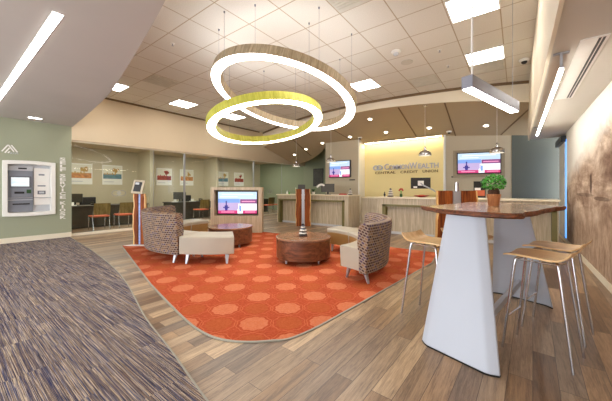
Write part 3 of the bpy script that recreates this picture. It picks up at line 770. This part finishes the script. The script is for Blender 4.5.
monitor((-5.5, 8.62, 1.10), rad(28), .48, .30, 'wide black monitor on the left teller counter under the left wall screen')
orchid((-5.95, 8.35, 1.10), 'white orchid arching to the right on the left teller counter', rad(20), 1.1)
orchid((-6.78, 8.4, 1.10), 'small white orchid at the left slab kiosk on the teller counter', rad(-60), .7)
t_ = thing('brochure_box', 'red leaflet box on the left teller counter', 'box', (-4.75, 8.4, 1.10)); B(-.13, .13, -.06, .06, 0, .035).build('tray', 'red', t_, bevel=.004); B(-.1, .1, -.04, .04, .035, .045).build('leaflets', 'orangeseat', t_)
stones((-4.47, 8.4, 1.10), .95, 'stacked stone ornament on the right end of the left counter')
t_ = thing('desk_figurine', 'pale little bottles at the left end of the left counter', 'ornament', (-7.35, 8.5, 1.10)); MB().lathe([(.03, 0), (.035, .06), (.015, .1), (.015, .13), (.001, .13)], 14).build('bottle', 'white', t_); MB().lathe([(.025, 0), (.03, .04), (.012, .07), (.001, .08)], 14, (.1, .02, 0)).build('bottle', 'leaf', t_)
t_ = thing('bird_figurine', 'small dark figurine at the left end of the right counter', 'ornament', (-3.2, 8.2, 1.07))
MB().lathe([(.03, 0), (.034, .008), (.012, .015), (.03, .04), (.034, .07), (.02, .10), (.012, .115), (.018, .13), (.012, .145), (.001, .15)], 16).build('body', 'stone_k', t_); MB().tube([(.01, 0, .13), (.035, 0, .132)], [.006, .001], 6).build('beak', 'soil', t_)
stones((-2.98, 8.1, 1.07), 1.1, 'stacked stone ornament on the right counter left of the red flowers')
t_ = thing('flower_vase', 'small glass vase of red flowers below the company sign', 'vase', (-2.67, 8.1, 1.07))
MB().lathe([(.03, 0), (.04, .03), (.035, .08), (.025, .1), (.001, .1)], 16).build('vase', 'leafd', t_)
for k in range(6):
    a = k * 1.1; x, y, z = .045 * math.cos(a), .045 * math.sin(a), .19 + .02 * (k % 3)
    st = MB().tube([(0, 0, .1), (x, y, z)], .003, 5).build('stem', 'leaf', t_)
    MB().lathe([(.001, -.02), (.022, -.01), (.03, .008), (.018, .022), (.001, .02)], 10, (x, y, z)).build('flower', 'red', t_)
t_ = thing('desk_monitor', 'dark monitor on a silver arm right of the red flowers', 'monitor', (-2.25, 8.55, 1.07), rad(25))
B(-.27, .27, -.02, .02, .24, .56).build('display_panel', 'black', t_, bevel=.004)
MB().tube([(0, -.03, .40), (.06, -.06, .34), (.32, -.1, .20), (.55, -.12, .02)], [.02, .022, .02, .02], 10).build('support_arm', 'silver', t_)
B(-.08, .08, -.035, -.021, .33, .47).build('mount_plate', 'white', t_); MB().tube([(.55, -.12, 0), (.55, -.12, .03)], .05, 16).build('clamp', 'silver', t_); MB().box(-.2, -.1, -.03, -.021, .26, .31).build('cable_clip', 'white', t_)
t_ = thing('red_bowl', 'shallow red dish under the monitor arm on the right counter', 'bowl', (-2.12, 8.15, 1.07)); MB().lathe([(.06, 0), (.14, .02), (.22, .055), (.21, .056), (.12, .03), (.001, .022)], 28).build('dish', 'red', t_); MB().lathe([(.07, .025), (.12, .045), (.06, .07), (.001, .075)], 14).build('contents', 'orangeseat', t_)
t_ = thing('brochure_stand', 'dark brochure stand with a picture behind the potted plant', 'brochure stand', (-.74, 8.15, 1.07), rad(20))
B(-.13, .13, .0, .025, .0, .42).build('back_panel', 'black', t_); B(-.11, .11, -.006, -.001, .06, .2).build('leaflet', 'orangeseat', t_); B(-.11, .02, -.006, -.001, .2, .26).build('leaflet', 'white', t_); B(-.14, .14, -.05, .03, .0, .012).build('base', 'white', t_)

# wall screens
def wallscreen(loc, rz, w, h, label, frame=None):
    t_ = thing('wall_screen', label, 'television', loc, rz, 'wall-mounted advertising screens')
    if frame: B(-w / 2 - frame, w / 2 + frame, -.02, -.001, -h / 2 - frame, h / 2 + frame * .9).build('surround', 'taupe', t_)
    y0 = -.08
    b_ = B(-w / 2 - .03, w / 2 + .03, y0, -.021 if frame else -.001, -h / 2 - .03, h / 2 + .03).build('television', 'black', t_, bevel=.005)
    display(b_, w, h, (0, y0 - .001, 0))
    return t_
wallscreen((-5.69, 9.85, 2.10), 0, .92, .62, 'lit wall screen left of the yellow sign wall')
cx, cy = (-1.55 - .45) / 2, (10.38 + 10.65) / 2
wallscreen((cx + .005, cy - .025, 2.13), ang, 1.16, .63, 'lit wall screen right of the yellow sign wall', .13)
for x, y, z, l, rz in ((-5.15, 9.84, 1.66, 'small dark lettered plaque under the left wall screen', 0), (-1.62, 10.33, 1.70, 'small dark lettered plaque under the right wall screen', ang)):
    tag(B(-.12, .12, -.012, -.001, -.02, .02).build('name_plaque', 'dark', loc=(x, y, z), rot=(0, 0, rz)), l, 'plaque')
t_ = thing('menu_board', 'tall dark framed board on the far green wall', 'notice board', (-8.78, 12.8, 1.93))
B(-.33, .33, -.04, -.001, -.48, .5).build('frame', 'black', t_); B(-.3, .3, -.044, -.04, -.45, .47).build('board', 'chalk', t_)

# company sign
t_ = thing('company_sign', 'raised silver company name and emblem on the pale yellow wall', 'sign', (-4.42, 10.35, 2.03))
R90 = (PI / 2, 0, 0)
for sgn in (-1, 1):
    mb = MB(); sec = []
    N = 28; vs = []; fs = []
    for i in range(N):
        a = 2 * PI * i / N
        for r, yy in ((.118, -.04), (.118, -.005), (.072, -.005), (.072, -.04)): vs.append((.12 + sgn * .075 + r * math.cos(a) * 1.05, yy, .09 + r * math.sin(a) * .82))
    for i in range(N):
        for k in range(4): fs.append((i * 4 + k, i * 4 + (k + 1) % 4, ((i + 1) % N) * 4 + (k + 1) % 4, ((i + 1) % N) * 4 + k))
    mb.add(vs, fs); mb.build('emblem_ring', 'silver', t_)
mb = MB(); mb.prism([(.12, .0), (.19, .09), (.12, .18), (.05, .09)], -.0, .02)
mb.build('emblem_diamond', 'silver', t_, loc=(0, -.005, 0), rot=R90)
M['sign'] = plain('sign_letter_metal', (176, 174, 186), .4, .3)
M['signd'] = plain('sign_letter_bronze', (130, 102, 56), .45, .3)
x = .37
for body, size, w in (('C', .32, .18), ('OMMON', .245, .72), ('W', .32, .27), ('EALTH', .245, .66)):
    text('lettering', body, size, .018, 'sign', t_, (x, -.03, 0), R90, w, bold=.002); x += w + .025
for body, x, w in (('CENTRAL', .0, .80), ('CREDIT', .98, .62), ('UNION', 1.76, .50)): text('lettering', body, .125, .008, 'signd', t_, (x, -.012, -.15), R90, w, bold=.002)

# kiosk lettering on the green wall: upright letters stacked downwards
t_ = thing('vertical_lettering', 'white stacked letters SELF SERVICE KIOSK on the green wall', 'sign', (XL, 2.06, 2.15))
z = 0
for ch in 'SELF SERVICE KIOSK':
    if ch != ' ': text('letter', ch, .11, .006, 'white', t_, (.0075, 0, z - .09), (PI / 2, 0, PI / 2), .035 if ch == 'I' else .12, 'CENTER', .003)
    z -= .0955 if ch != ' ' else .06
# emblem above the machine
t_ = thing('wall_emblem', 'white chevron emblem with small lettering above the teller machine', 'sign', (XL, .955, 2.16))
def bar(parent, p, q, w):
    a, b = Vector(p), Vector(q); d = (b - a).normalized(); nn = Vector((-d.y, d.x)) * w / 2
    P = [a + nn, a - nn, b - nn, b + nn]
    MB().prism([(v.x, v.y) for v in P], 0, .01).build('chevron', 'white', parent, rot=(PI / 2, 0, PI / 2), smooth=0, loc=(.001, 0, 0))
for p, q in (((0, .03), (.10, .19)), ((.05, .0), (.125, .125)), ((.105, .195), (.20, .04)), ((.155, .195), (.26, .03)), ((.10, .0), (.13, .04))): bar(t_, p, q, .026)
text('lettering', 'ATM', .06, .004, 'lgrey', t_, (.006, .13, -.02), (PI / 2, 0, PI / 2), .14)

# ------------------------------------------------------------------ teller machine
t_ = thing('cash_machine', 'grey cash machine with lit screen in a white wall frame', 'cash machine', (XL, (NY0 + NY1) / 2, (NZ0 + NZ1) / 2))
hw, hh = (NY1 - NY0) / 2, (NZ1 - NZ0) / 2
def yb(y0, y1, z0, z1, x0, x1): return MB().box(x0, x1, y0, y1, z0, z1)
mb = MB(); F = .05
N = 10
def fr_pts(off):
    top = [(-hw - off + (2 * (hw + off)) * i / N, hh + off + .02 * math.sin(PI * i / N)) for i in range(N + 1)]
    bot = [(hw + off - (2 * (hw + off)) * i / N, -hh - off - .02 * math.sin(PI * i / N)) for i in range(N + 1)]
    return top + bot
A_, B_ = fr_pts(.03), fr_pts(-.055)
vs = []
for (a, b) in zip(A_, B_): vs += [(.001, a[0], a[1]), (.055, a[0], a[1]), (.055, b[0], b[1]), (-.13, b[0], b[1])]
fs = []; m = len(A_)
for i in range(m):
    j = (i + 1) % m
    for k in range(3): fs.append((i * 4 + k, i * 4 + k + 1, j * 4 + k + 1, j * 4 + k))
mb.add(vs, fs); mb.build('surround', 'white', t_, bevel=.006)
yb(-hw + .03, hw - .03, -hh + .03, hh - .03, -.15, -.12).build('back_panel', 'lgrey', t_)
f1 = yb(-hw + .07, .06, -hh + .06, hh - .2, -.12, -.04).build('terminal_body', 'grey', t_, bevel=.006)
yb(-hw + .07, .06, hh - .2, hh - .09, -.12, -.06).build('header', 'lgrey', t_, bevel=.004)
yb(-.20, -.05, hh - .16, hh - .125, -.06, -.052).build('camera_slot', 'black', t_)
yb(-hw + .1, .03, .02, .30, -.04, -.03).build('screen_bezel', 'stone_g', t_, bevel=.003)
M['atm'] = None
t2 = NT('teller_screen'); cc = t2.ramp(t2.noise(t2.coord(sc=(1, 1, 3)), 6, 4), [(.4, srgb(120, 200, 226)), (.55, srgb(226, 244, 250))]); t2.l.new(cc, t2.b.inputs['Emission Color']); t2.b.inputs['Emission Strength'].default_value = .5 * K; M['atm'] = t2.m
yb(-hw + .12, -.01, .05, .27, -.03, -.026).build('screen', 'atm', t_)
yb(-hw + .13, .0, -.21, -.03, -.04, -.015).build('keypad_shelf', 'grey', t_, bevel=.004)
yb(-.27, -.1, -.13, -.08, -.015, .0).build('keypad', 'black', t_, bevel=.004); yb(-.06, .02, -.12, -.03, -.015, -.005).build('card_reader', 'leafd', t_)
yb(-.30, .0, -.40, -.37, -.04, -.03).build('cash_slot', 'black', t_); yb(-hw + .07, .06, -.29, -.275, -.04, -.02).build('ledge', 'lgrey', t_)
yb(.08, hw - .06, -.42, hh - .12, -.12, -.08).build('side_panel', 'offwhite', t_, bevel=.004)
nt = yb(.12, .33, .18, .42, -.08, -.075).build('notice', 'white', t_); yb(.17, .28, .33, .37, -.075, -.074).build('notice_heading', 'grey', nt)
yb(.15, .30, .05, .08, -.08, -.07).build('receipt_slot', 'grey', t_); yb(.15, .30, -.15, -.06, -.08, -.07).build('label_plate', 'stone_g', t_)
yb(.175, .275, -.13, -.08, -.07, -.066).build('label_window', 'lgrey', t_)
yb(-hw + .03, hw - .03, -.24, -.225, -.0, .012).build('rail', 'silver', t_)

# ------------------------------------------------------------------ mural and window on the right wall
mb = MB(); mb.box(.941, .954, 1.0, 9.05, .11, 2.645)
tag(mb.build('wall_mural', 'mural', smooth=0), 'large sepia landscape mural covering the right wall', 'mural')
t_ = thing('roller_blind', 'white roller blind with blue daylight at its edges, beyond the mural', 'blind', (.95, 9.8, 0))
B(-.02, -.012, -.55, .55, .14, 2.45).build('blind_fabric', 'blind', t_); B(-.10, 0, -.62, .62, 2.45, 2.6).build('cassette', 'black', t_, bevel=.01); B(-.03, -.005, -.55, .55, .10, .14).build('bottom_bar', 'lgrey', t_)
struct(B(.944, .954, 9.12, 9.24, .12, 2.5).build('window_7', 'blue_day')); struct(B(.944, .954, 10.36, 10.48, .12, 2.5).build('window_8', 'blue_day'))

# ------------------------------------------------------------------ live-edge high table
H = rad(-17)
tt = thing('live_edge_table', 'high live-edge walnut slab table on two pale steel pedestals', 'table', (-.21, 3.56, 0), 0)
near = [(-.827, 3.16), (-.60, 2.83), (-.38, 2.64), (-.134, 2.56), (.03, 2.61)]
right = [(.05, 2.80), (.135, 3.0), (.17, 3.25), (.25, 3.5), (.30, 3.75), (.401, 4.006)]
far = [(.20, 4.22), (-.1, 4.45), (-.43, 4.56)]
left = [(-.54, 4.3), (-.57, 4.0), (-.66, 3.7), (-.70, 3.45)]
out = near + right + far + left
sp = spline(out + [out[0]], 5)[:-1]
sp = [(x + .008 * math.sin(i * 1.9) + .006 * math.sin(i * .77) + .21, y + .007 * math.cos(i * 2.3) - 3.56) for i, (x, y) in enumerate(sp)]
mb = MB(); n = len(sp)
cx_, cy_ = 0, 0
rings_ = [(1.0, 1.12), (1.006, 1.112), (1.0, 1.098), (1.004, 1.088), (.975, 1.075)]
vs = []
for k, (s_c, z) in enumerate(rings_):
    for i, (x, y) in enumerate(sp):
        j = .008 * math.sin(i * 3.1 + k * 2) if 0 < k < 4 else 0
        vs.append((x * (s_c + j), y * (s_c + j), z))
fs = [tuple(range(n))]; mis = [0]
for k in range(len(rings_) - 1):
    for i in range(n): fs.append((k * n + i, k * n + (i + 1) % n, (k + 1) * n + (i + 1) % n, (k + 1) * n + i)); mis.append(1)
fs.append(tuple((len(rings_) - 1) * n + i for i in range(n - 1, -1, -1))); mis.append(0)
mb.add(vs, fs); mb.mi = mis
tp = mb.build('table_top', ['tabletop', 'bark'], tt, smooth=50)
def pedestal(sign, cb, ct):
    # folded steel panel: plan polyline at base and top; sign=-1 near end (fold opens towards +axis)
    ax = Vector((.292, .956)); px = Vector((.956, -.292))
    def plan(c, hw_, fl, fd):
        c = Vector(c); s = -sign
        return [c - px * (hw_ + fl) + ax * fd * s, c - px * hw_ + ax * .012 * s, c - px * (hw_ - .03), c + px * (hw_ - .03), c + px * hw_ + ax * .012 * s, c + px * (hw_ + fl) + ax * fd * s]
    rows = []
    for i in range(9):
        u = i / 8; c = Vector(cb).lerp(Vector(ct), u)
        hw_ = .245 * (1 - u) + .115 * u; fl = .045; fd = .045
        rows.append((.012 + (1.0745 - .012) * u, plan(c, hw_, fl, fd)))
    th = ax * (-sign) * .02
    vs = []; m_ = 6
    for z, P in rows:
        for p in P: vs.append((p.x + .21, p.y - 3.56, z))
        for p in P[::-1]: vs.append((p.x + th.x + .21, p.y + th.y - 3.56, z))
    fs = []; k_ = 2 * m_
    for i in range(len(rows) - 1):
        for k in range(k_): fs.append((i * k_ + k, i * k_ + (k + 1) % k_, (i + 1) * k_ + (k + 1) % k_, (i + 1) * k_ + k))
    fs += [tuple(range(k_ - 1, -1, -1)), tuple((len(rows) - 1) * k_ + k for k in range(k_))]
    mb = MB(); mb.add(vs, fs); p = mb.build('pedestal', 'steel_white', tt, bevel=.004, smooth=25)
    z, P = rows[0]
    vs = [(q.x + .21, q.y - 3.56, .0) for q in P] + [(q.x + th.x + .21, q.y + th.y - 3.56, .0) for q in P[::-1]]
    vs2 = [(a, b, .012) for a, b, c in vs]
    MB().add(vs + vs2, [tuple(range(k_ - 1, -1, -1)), tuple(range(k_, 2 * k_))] + [(k, (k + 1) % k_, k_ + (k + 1) % k_, k_ + k) for k in range(k_)]).build('foot_pad', 'black', p, smooth=0)
pedestal(-1, (-.385, 2.38), (-.375, 2.72))
pedestal(1, (.05, 4.17), (-.04, 3.88))
# low tie bar between the pedestals
a = Vector((-.30 + .21 + .06, 2.52 - 3.56, .22)); b = Vector((.02 + .21, 4.08 - 3.56, .22))
mb = MB(); d = (b - a).normalized(); nn = Vector((d.y, -d.x, 0)) * .02; u_ = Vector((0, 0, .03))
vs = [a + nn - u_, a - nn - u_, a - nn + u_, a + nn + u_, b + nn - u_, b - nn - u_, b - nn + u_, b + nn + u_]
mb.add(vs, [(0, 1, 2, 3), (7, 6, 5, 4)] + [(i, (i + 1) % 4, 4 + (i + 1) % 4, 4 + i) for i in range(4)]); mb.build('tie_bar', 'steel_white', tt, smooth=0)

# potted plant
t_ = thing('potted_plant', 'bushy green plant in a small brown pot on the live-edge table', 'plant', (-.195, 3.53, 1.1205))
MB().lathe([(.05, 0), (.053, .004), (.066, .115), (.07, .12), (.07, .135), (.062, .135), (.058, .12), (.001, .118)], 24).build('pot', 'pot', t_)
MB().lathe([(.05, .118), (.058, .14), (.056, .17), (.04, .20), (.001, .205)], 18).build('root_ball', 'soil', t_)
mb = MB(); c = Vector((0, 0, .26))
for i in range(900):
    a = random.uniform(0, 2 * PI); zz = random.uniform(-.75, 1); r = math.sqrt(max(0, 1 - zz * zz)); k = random.uniform(.72, 1.06)
    p = c + Vector((r * math.cos(a) * .118, r * math.sin(a) * .118, zz * .098)) * k
    u = Vector((random.uniform(-1, 1), random.uniform(-1, 1), random.uniform(-.6, 1))).normalized(); w = u.cross(Vector((random.uniform(-1, 1), random.uniform(-1, 1), 1))).normalized()
    s2 = random.uniform(.011, .017)
    nrm = u.cross(w) * .002
    mb.add([p - u * s2, p + w * s2 * .55 + nrm, p + u * s2, p - w * s2 * .55 + nrm], [(0, 1, 2, 3)], random.choice((0, 0, 0, 1)))
mb.build('foliage', ['leaf', 'leafd'], t_, smooth=0)

t_.scale = (.93, .93, .93)

# ------------------------------------------------------------------ high stools
def stool(loc, rz, label):
    t_ = thing('bar_stool', label, 'stool', loc, rz, 'oak ply stools with steel legs')
    # bent-ply seat, x = back direction
    prof = [(-.215, .758), (-.19, .768), (-.12, .774), (-.02, .772), (.08, .768), (.13, .772), (.16, .785), (.185, .806), (.208, .836)]
    wid = [.150, .165, .178, .188, .192, .190, .187, .183, .176]
    vs = []; m_ = 7
    for (x, z), w in zip(prof, wid):
        for k in range(m_):
            y = -w + 2 * w * k / (m_ - 1); dz = .012 * (y / w) ** 2
            vs.append((x, y, z + dz))
    n_ = len(vs); vs += [(x, y, z - .013) for x, y, z in vs]; fs = []
    R_ = len(prof)
    for i in range(R_ - 1):
        for k in range(m_ - 1):
            a = i * m_ + k; fs.append((a, a + 1, a + m_ + 1, a + m_)); fs.append((n_ + a + m_, n_ + a + m_ + 1, n_ + a + 1, n_ + a))
    for i in range(R_ - 1):
        for k in (0, m_ - 1): a = i * m_ + k; fs.append((a, a + m_, n_ + a + m_, n_ + a))
    for k in range(m_ - 1):
        for i in (0, R_ - 1): a = i * m_ + k; fs.append((a, n_ + a, n_ + a + 1, a + 1))
    MB().add(vs, fs).build('seat', 'birch', t_, smooth=50)
    # wire frame under the seat
    fx0, fx1, fy = -.13, .12, .125
    loop_ = [(fx0, -fy, .735), (fx1, -fy, .735), (fx1 + .02, 0, .735), (fx1, fy, .735), (fx0, fy, .735), (fx0 - .02, 0, .735), (fx0, -fy, .735)]
    MB().tube(loop_, .006, 8).build('seat_frame', 'chrome', t_)
    for x0, x1 in ((fx0, -.215), (fx1, .215)):
        for sy in (-1, 1):
            P = [(x0 * .75, sy * .09, .752), (x0 * .98, sy * .118, .748), (x0 * 1.06, sy * .128, .73), (x0 * 1.10, sy * .132, .69), (x1, sy * .165, .0)]
            MB().tube(P, [.009, .010, .011, .011, .010], 10).build('leg', 'chrome', t_)
    def lp(x0, x1, sy, z):
        u = (.69 - z) / .69; return (x0 * 1.10 + (x1 - x0 * 1.10) * u, sy * (.132 + .033 * u), z)
    MB().tube([lp(fx0, -.215, -1, .26), lp(fx0, -.215, 1, .26)], .007, 8).build('footrest', 'chrome', t_)
    for sy in (-1, 1):
        MB().tube([lp(fx0, -.215, sy, .26), lp(fx0, -.215, sy, .26)[:1] + (sy * .12, .30), lp(fx0, -.215, sy, .26)[:1] + (0, .30)], .005, 8)
    return t_
s0 = stool((.158, 2.91, 0), H, 'ply stool at the right side of the table, nearest the viewer')
G = 'oak ply stools with steel legs'
dup(s0, (.29, 3.44, 0), H, 'ply stool at the right side of the table, behind the nearest one')
dup(s0, (-.715, 3.05, 0), H + PI, 'ply stool on the left side of the table against the orange rug')
dup(s0, (-.46, 3.66, 0), H + PI, 'ply stool left of the table, almost hidden behind the front pedestal')

# ------------------------------------------------------------------ offices behind the glass
def desk(y0, y1, label):
    t_ = thing('office_desk', label, 'desk', (-11.65, (y0 + y1) / 2, 0), group='dark office desks behind glass'); a = (y1 - y0) / 2
    B(-.34, .38, -a, a, .03, .72).build('desk_body', 'dark', t_, bevel=.01); B(-.38, .44, -a - .03, a + .03, .72, .75).build('desk_top', 'dark', t_, bevel=.006); return t_
desk(2.35, 4.9, 'dark desk in the office nearest the cash machine'); desk(5.85, 7.7, 'dark desk in the middle glass office'); desk(9.2, 11.4, 'dark desk in the farthest glass office')
def vchair(loc, rz, label):
    t_ = thing('visitor_chair', label, 'chair', loc, rz, 'coral-seated visitor chairs in the glass offices')
    B(-.23, .23, -.22, .23, .42, .47).build('seat', 'orangeseat', t_, bevel=.02)
    mb = MB()
    prof = [(.215, .50), (.235, .62), (.255, .75), (.27, .86)]
    vs = []
    for y, z in prof:
        for k in range(7): x = -.22 + .44 * k / 6; vs.append((x, y + .03 - .03 * (1 - (x / .22) ** 2) * -1, z))
    n_ = len(vs); vs += [(x, y + .012, z) for x, y, z in vs]; fs = []
    for i in range(3):
        for k in range(6): a = i * 7 + k; fs += [(a, a + 1, a + 8, a + 7), (n_ + a + 7, n_ + a + 8, n_ + a + 1, n_ + a)]
        for k in (0, 6): a = i * 7 + k; fs.append((a, a + 7, n_ + a + 7, n_ + a))
    for k in range(6):
        for i in (0, 3): a = i * 7 + k; fs.append((a, n_ + a, n_ + a + 1, a + 1))
    mb.add(vs, fs).build('backrest', 'officeback', t_)
    for sx in (-1, 1):
        MB().tube([(sx * .22, -.2, 0), (sx * .22, -.19, .43)], .012, 8).build('leg', 'chrome', t_)
        MB().tube([(sx * .22, .26, 0), (sx * .22, .21, .43), (sx * .21, .245, .6)], .012, 8).build('leg', 'chrome', t_)
    return t_
v0 = vchair((-10.62, 3.15, 0), rad(-90 + 180 - 0), 'coral-seated chair behind glass, the one nearest the cash machine')
# backs face the lobby (+x)
v0.rotation_euler.z = rad(-90)
for (y, l) in ((3.85, 'coral-seated chair behind glass, just left of the tablet kiosk'), (6.75, 'coral-seated chair behind glass above the left sofa back'), (7.55, 'coral-seated chair behind glass partly hidden by the screen stand'), (10.7, 'coral-seated chair behind glass just right of the screen stand'), (11.5, 'coral-seated chair behind glass nearest the left teller counter')):
    dup(v0, (-10.62, y, 0), rad(-90), l)
def ochair(loc, label):
    t_ = thing('office_chair', label, 'chair', loc, rad(90), 'black office chairs behind the desks')
    MB().lathe([(.001, .42), (.22, .43), (.24, .47), (.2, .5), (.001, .5)], 20).build('seat', 'black', t_)
    mb = MB(); mb.box(-.25, .25, .18, .24, .58, 1.0); mb.build('backrest', 'black', t_, bevel=.05, seg=4)
    MB().tube([(0, 0, .06), (0, 0, .43)], .03, 12).build('gas_post', 'silver', t_); MB().tube([(0, .1, .45), (0, .22, .62)], .025, 8).build('back_support', 'black', t_)
    for k in range(5):
        a = 2 * PI * k / 5; MB().tube([(0, 0, .1), (.26 * math.cos(a), .26 * math.sin(a), .04)], [.02, .014], 8).build('base_spoke', 'black', t_)
    return t_
o0 = ochair((-12.6, 3.45, 0), 'black office chair behind the desk nearest the cash machine')
dup(o0, (-12.6, 7.35, 0), rad(90), 'black office chair behind the middle glass office desk')
dup(o0, (-12.6, 10.6, 0), rad(90), 'black office chair behind the farthest glass office desk')
monitor((-11.95, 2.85, .75), rad(55), .46, .30, 'black monitor on the office desk nearest the cash machine')
monitor((-11.95, 6.55, .75), rad(50), .52, .32, 'black monitor on the middle office desk')
for (x, y, l) in ((-11.7, 2.7, 'white papers on the office desk nearest the cash machine'), (-11.6, 6.15, 'white papers on the middle office desk'), (-11.6, 6.95, 'white card holder beside the monitor on the middle desk')):
    p = thing('desk_papers', l, 'papers', (x, y, .75), random.uniform(0, 1)); B(-.09, .09, -.12, .12, 0, .02).build('paper_stack', 'white', p); B(-.02, .02, -.08, .08, .02, .11).build('card', 'white', p)
for (y, l) in ((3.3, 'black desk phone in the office nearest the cash machine'), (7.35, 'black desk phone in the middle glass office')):
    p = thing('desk_phone', l, 'telephone', (-11.5, y, .75), rad(100)); MB().box(-.1, .1, -.1, .1, 0, .06).build('phone_base', 'black', p, bevel=.02); MB().tube([(-.07, -.1, .09), (-.07, 0, .105), (-.07, .1, .09)], [.028, .018, .028], 8).build('handset', 'black', p)

# framed prints on the office wall
M['print_a'] = plain('print_orange', (206, 140, 84), .6, var=.4, scale=14); M['print_b'] = plain('print_teal', (96, 134, 148), .6, var=.15, scale=8)
M['print_c'] = plain('print_red', (156, 62, 46), .6, var=.4, scale=14); M['print_sky'] = plain('print_sky', (226, 222, 206), .6, var=.05, scale=6); M['print_tree'] = plain('print_tree', (186, 150, 82), .6, var=.3, scale=18)
for (y, band, l) in ((3.34, 'print_a', 'autumn tree print with orange band in the nearest office, left one'), (4.39, 'print_b', 'tree print with teal band in the nearest office'), (6.52, 'print_c', 'red print hanging left of the thick glass mullion'),
                     (7.66, 'print_a', 'orange print hanging right of the thick glass mullion'), (9.85, 'print_b', 'teal-banded print above the left of the screen stand'), (11.0, 'print_c', 'red print above the right of the screen stand')):
    p = thing('wall_print', l, 'picture', (-13.4, y + .05, 1.88), group='framed prints in the glass offices')
    B(.001, .025, -.36, .36, -.40, .40).build('backing', 'white', p, smooth=0)
    mb = MB(); mb.box(.025, .028, -.33, .33, -.02, .36, 0); mb.box(.028, .030, -.33, .33, -.16, .04, 1)
    mb.lathe([(.001, 0), (.13, .001), (.001, .002)], 16, (0, 0, 0), 2) if False else None
    for k in range(14):
        a = random.uniform(0, 6.28); r = random.uniform(0, .09); cy2, cz2, s2 = .10 + r * math.cos(a), .19 + r * math.sin(a), random.uniform(.03, .055)
        mb.add([(.031 + .0003 * k, cy2 + s2 * math.cos(2 * PI * j / 8), cz2 + s2 * math.sin(2 * PI * j / 8)) for j in range(8)], [tuple(range(8))], 2)
    mb.box(.028, .031, .085, .115, .03, .16, 2)
    for k in range(5): mb.box(.028, .032, -.30 + k * .09, -.25 + k * .09, .0, .06 + .03 * (k % 2), 2)
    mb.box(.025, .028, -.30, .05, -.30, -.27, 3)
    mb.build('picture', ['print_sky', band, 'print_tree' if band != 'print_c' else 'print_c', 'lgrey'], p, smooth=0)
# frosted emblems on the glass
for (y, l) in ((3.42, 'frosted emblem on the glass behind the first pair of chairs'), (6.9, 'frosted emblem on the glass left of the screen stand'), (10.0, 'frosted emblem on the glass right of the screen stand')):
    p = thing('glass_decal', l, 'decal', (XL - .096, y, 1.17), group='frosted emblems on the office glass')
    N = 24
    for s_ in (-1, 1):
        vs = []; fs = []
        for i in range(N):
            a = 2 * PI * i / N
            for r in (.12, .09): vs.append((0, s_ * .08 + r * math.cos(a), r * .8 * math.sin(a)))
        for i in range(N): fs.append((2 * i, 2 * i + 1, 2 * ((i + 1) % N) + 1, 2 * ((i + 1) % N)))
        MB().add(vs, fs).build('emblem_ring', 'etch', p, smooth=0)
    MB().add([(.001, 0, .07), (.001, .07, 0), (.001, 0, -.07), (.001, -.07, 0)], [(0, 1, 2, 3)]).build('emblem_diamond', 'etch', p, smooth=0)
# office ceiling lights
for (y, l) in ((3.6, 'linear light in the ceiling of the nearest glass office'), (7.1, 'linear light in the ceiling of the middle glass office'), (10.7, 'linear light in the ceiling of the farthest glass office')):
    p = thing('office_light', l, 'ceiling light', (-11.3, y, 2.9), group='linear lights in the glass offices')
    B(-.2, .2, -.92, .92, -.04, -.001).build('housing', 'white', p); B(-.18, .18, -.9, .9, -.046, -.04).build('diffuser', 'officelight', p)

# ------------------------------------------------------------------ world, camera, view
w = bpy.data.worlds.new('World'); scn.world = w; w.use_nodes = True
bg = w.node_tree.nodes['Background']; bg.inputs[0].default_value = (.93, .96, 1.0, 1); bg.inputs[1].default_value = 2.6
cam = bpy.data.cameras.new('Camera'); co = bpy.data.objects.new('Camera', cam); COL.objects.link(co)
cam.sensor_width = 36; cam.lens = 36 * 280 / 612; cam.shift_y = -11.5 / 612; cam.clip_start = .05
co.location = (0, 0, 1.3); co.rotation_euler = (PI / 2, 0, rad(37)); scn.camera = co
vs_ = scn.view_settings; vs_.view_transform = 'Standard'; vs_.look = 'None'; vs_.gamma = 1; vs_.use_curve_mapping = False; vs_.exposure = EXPO
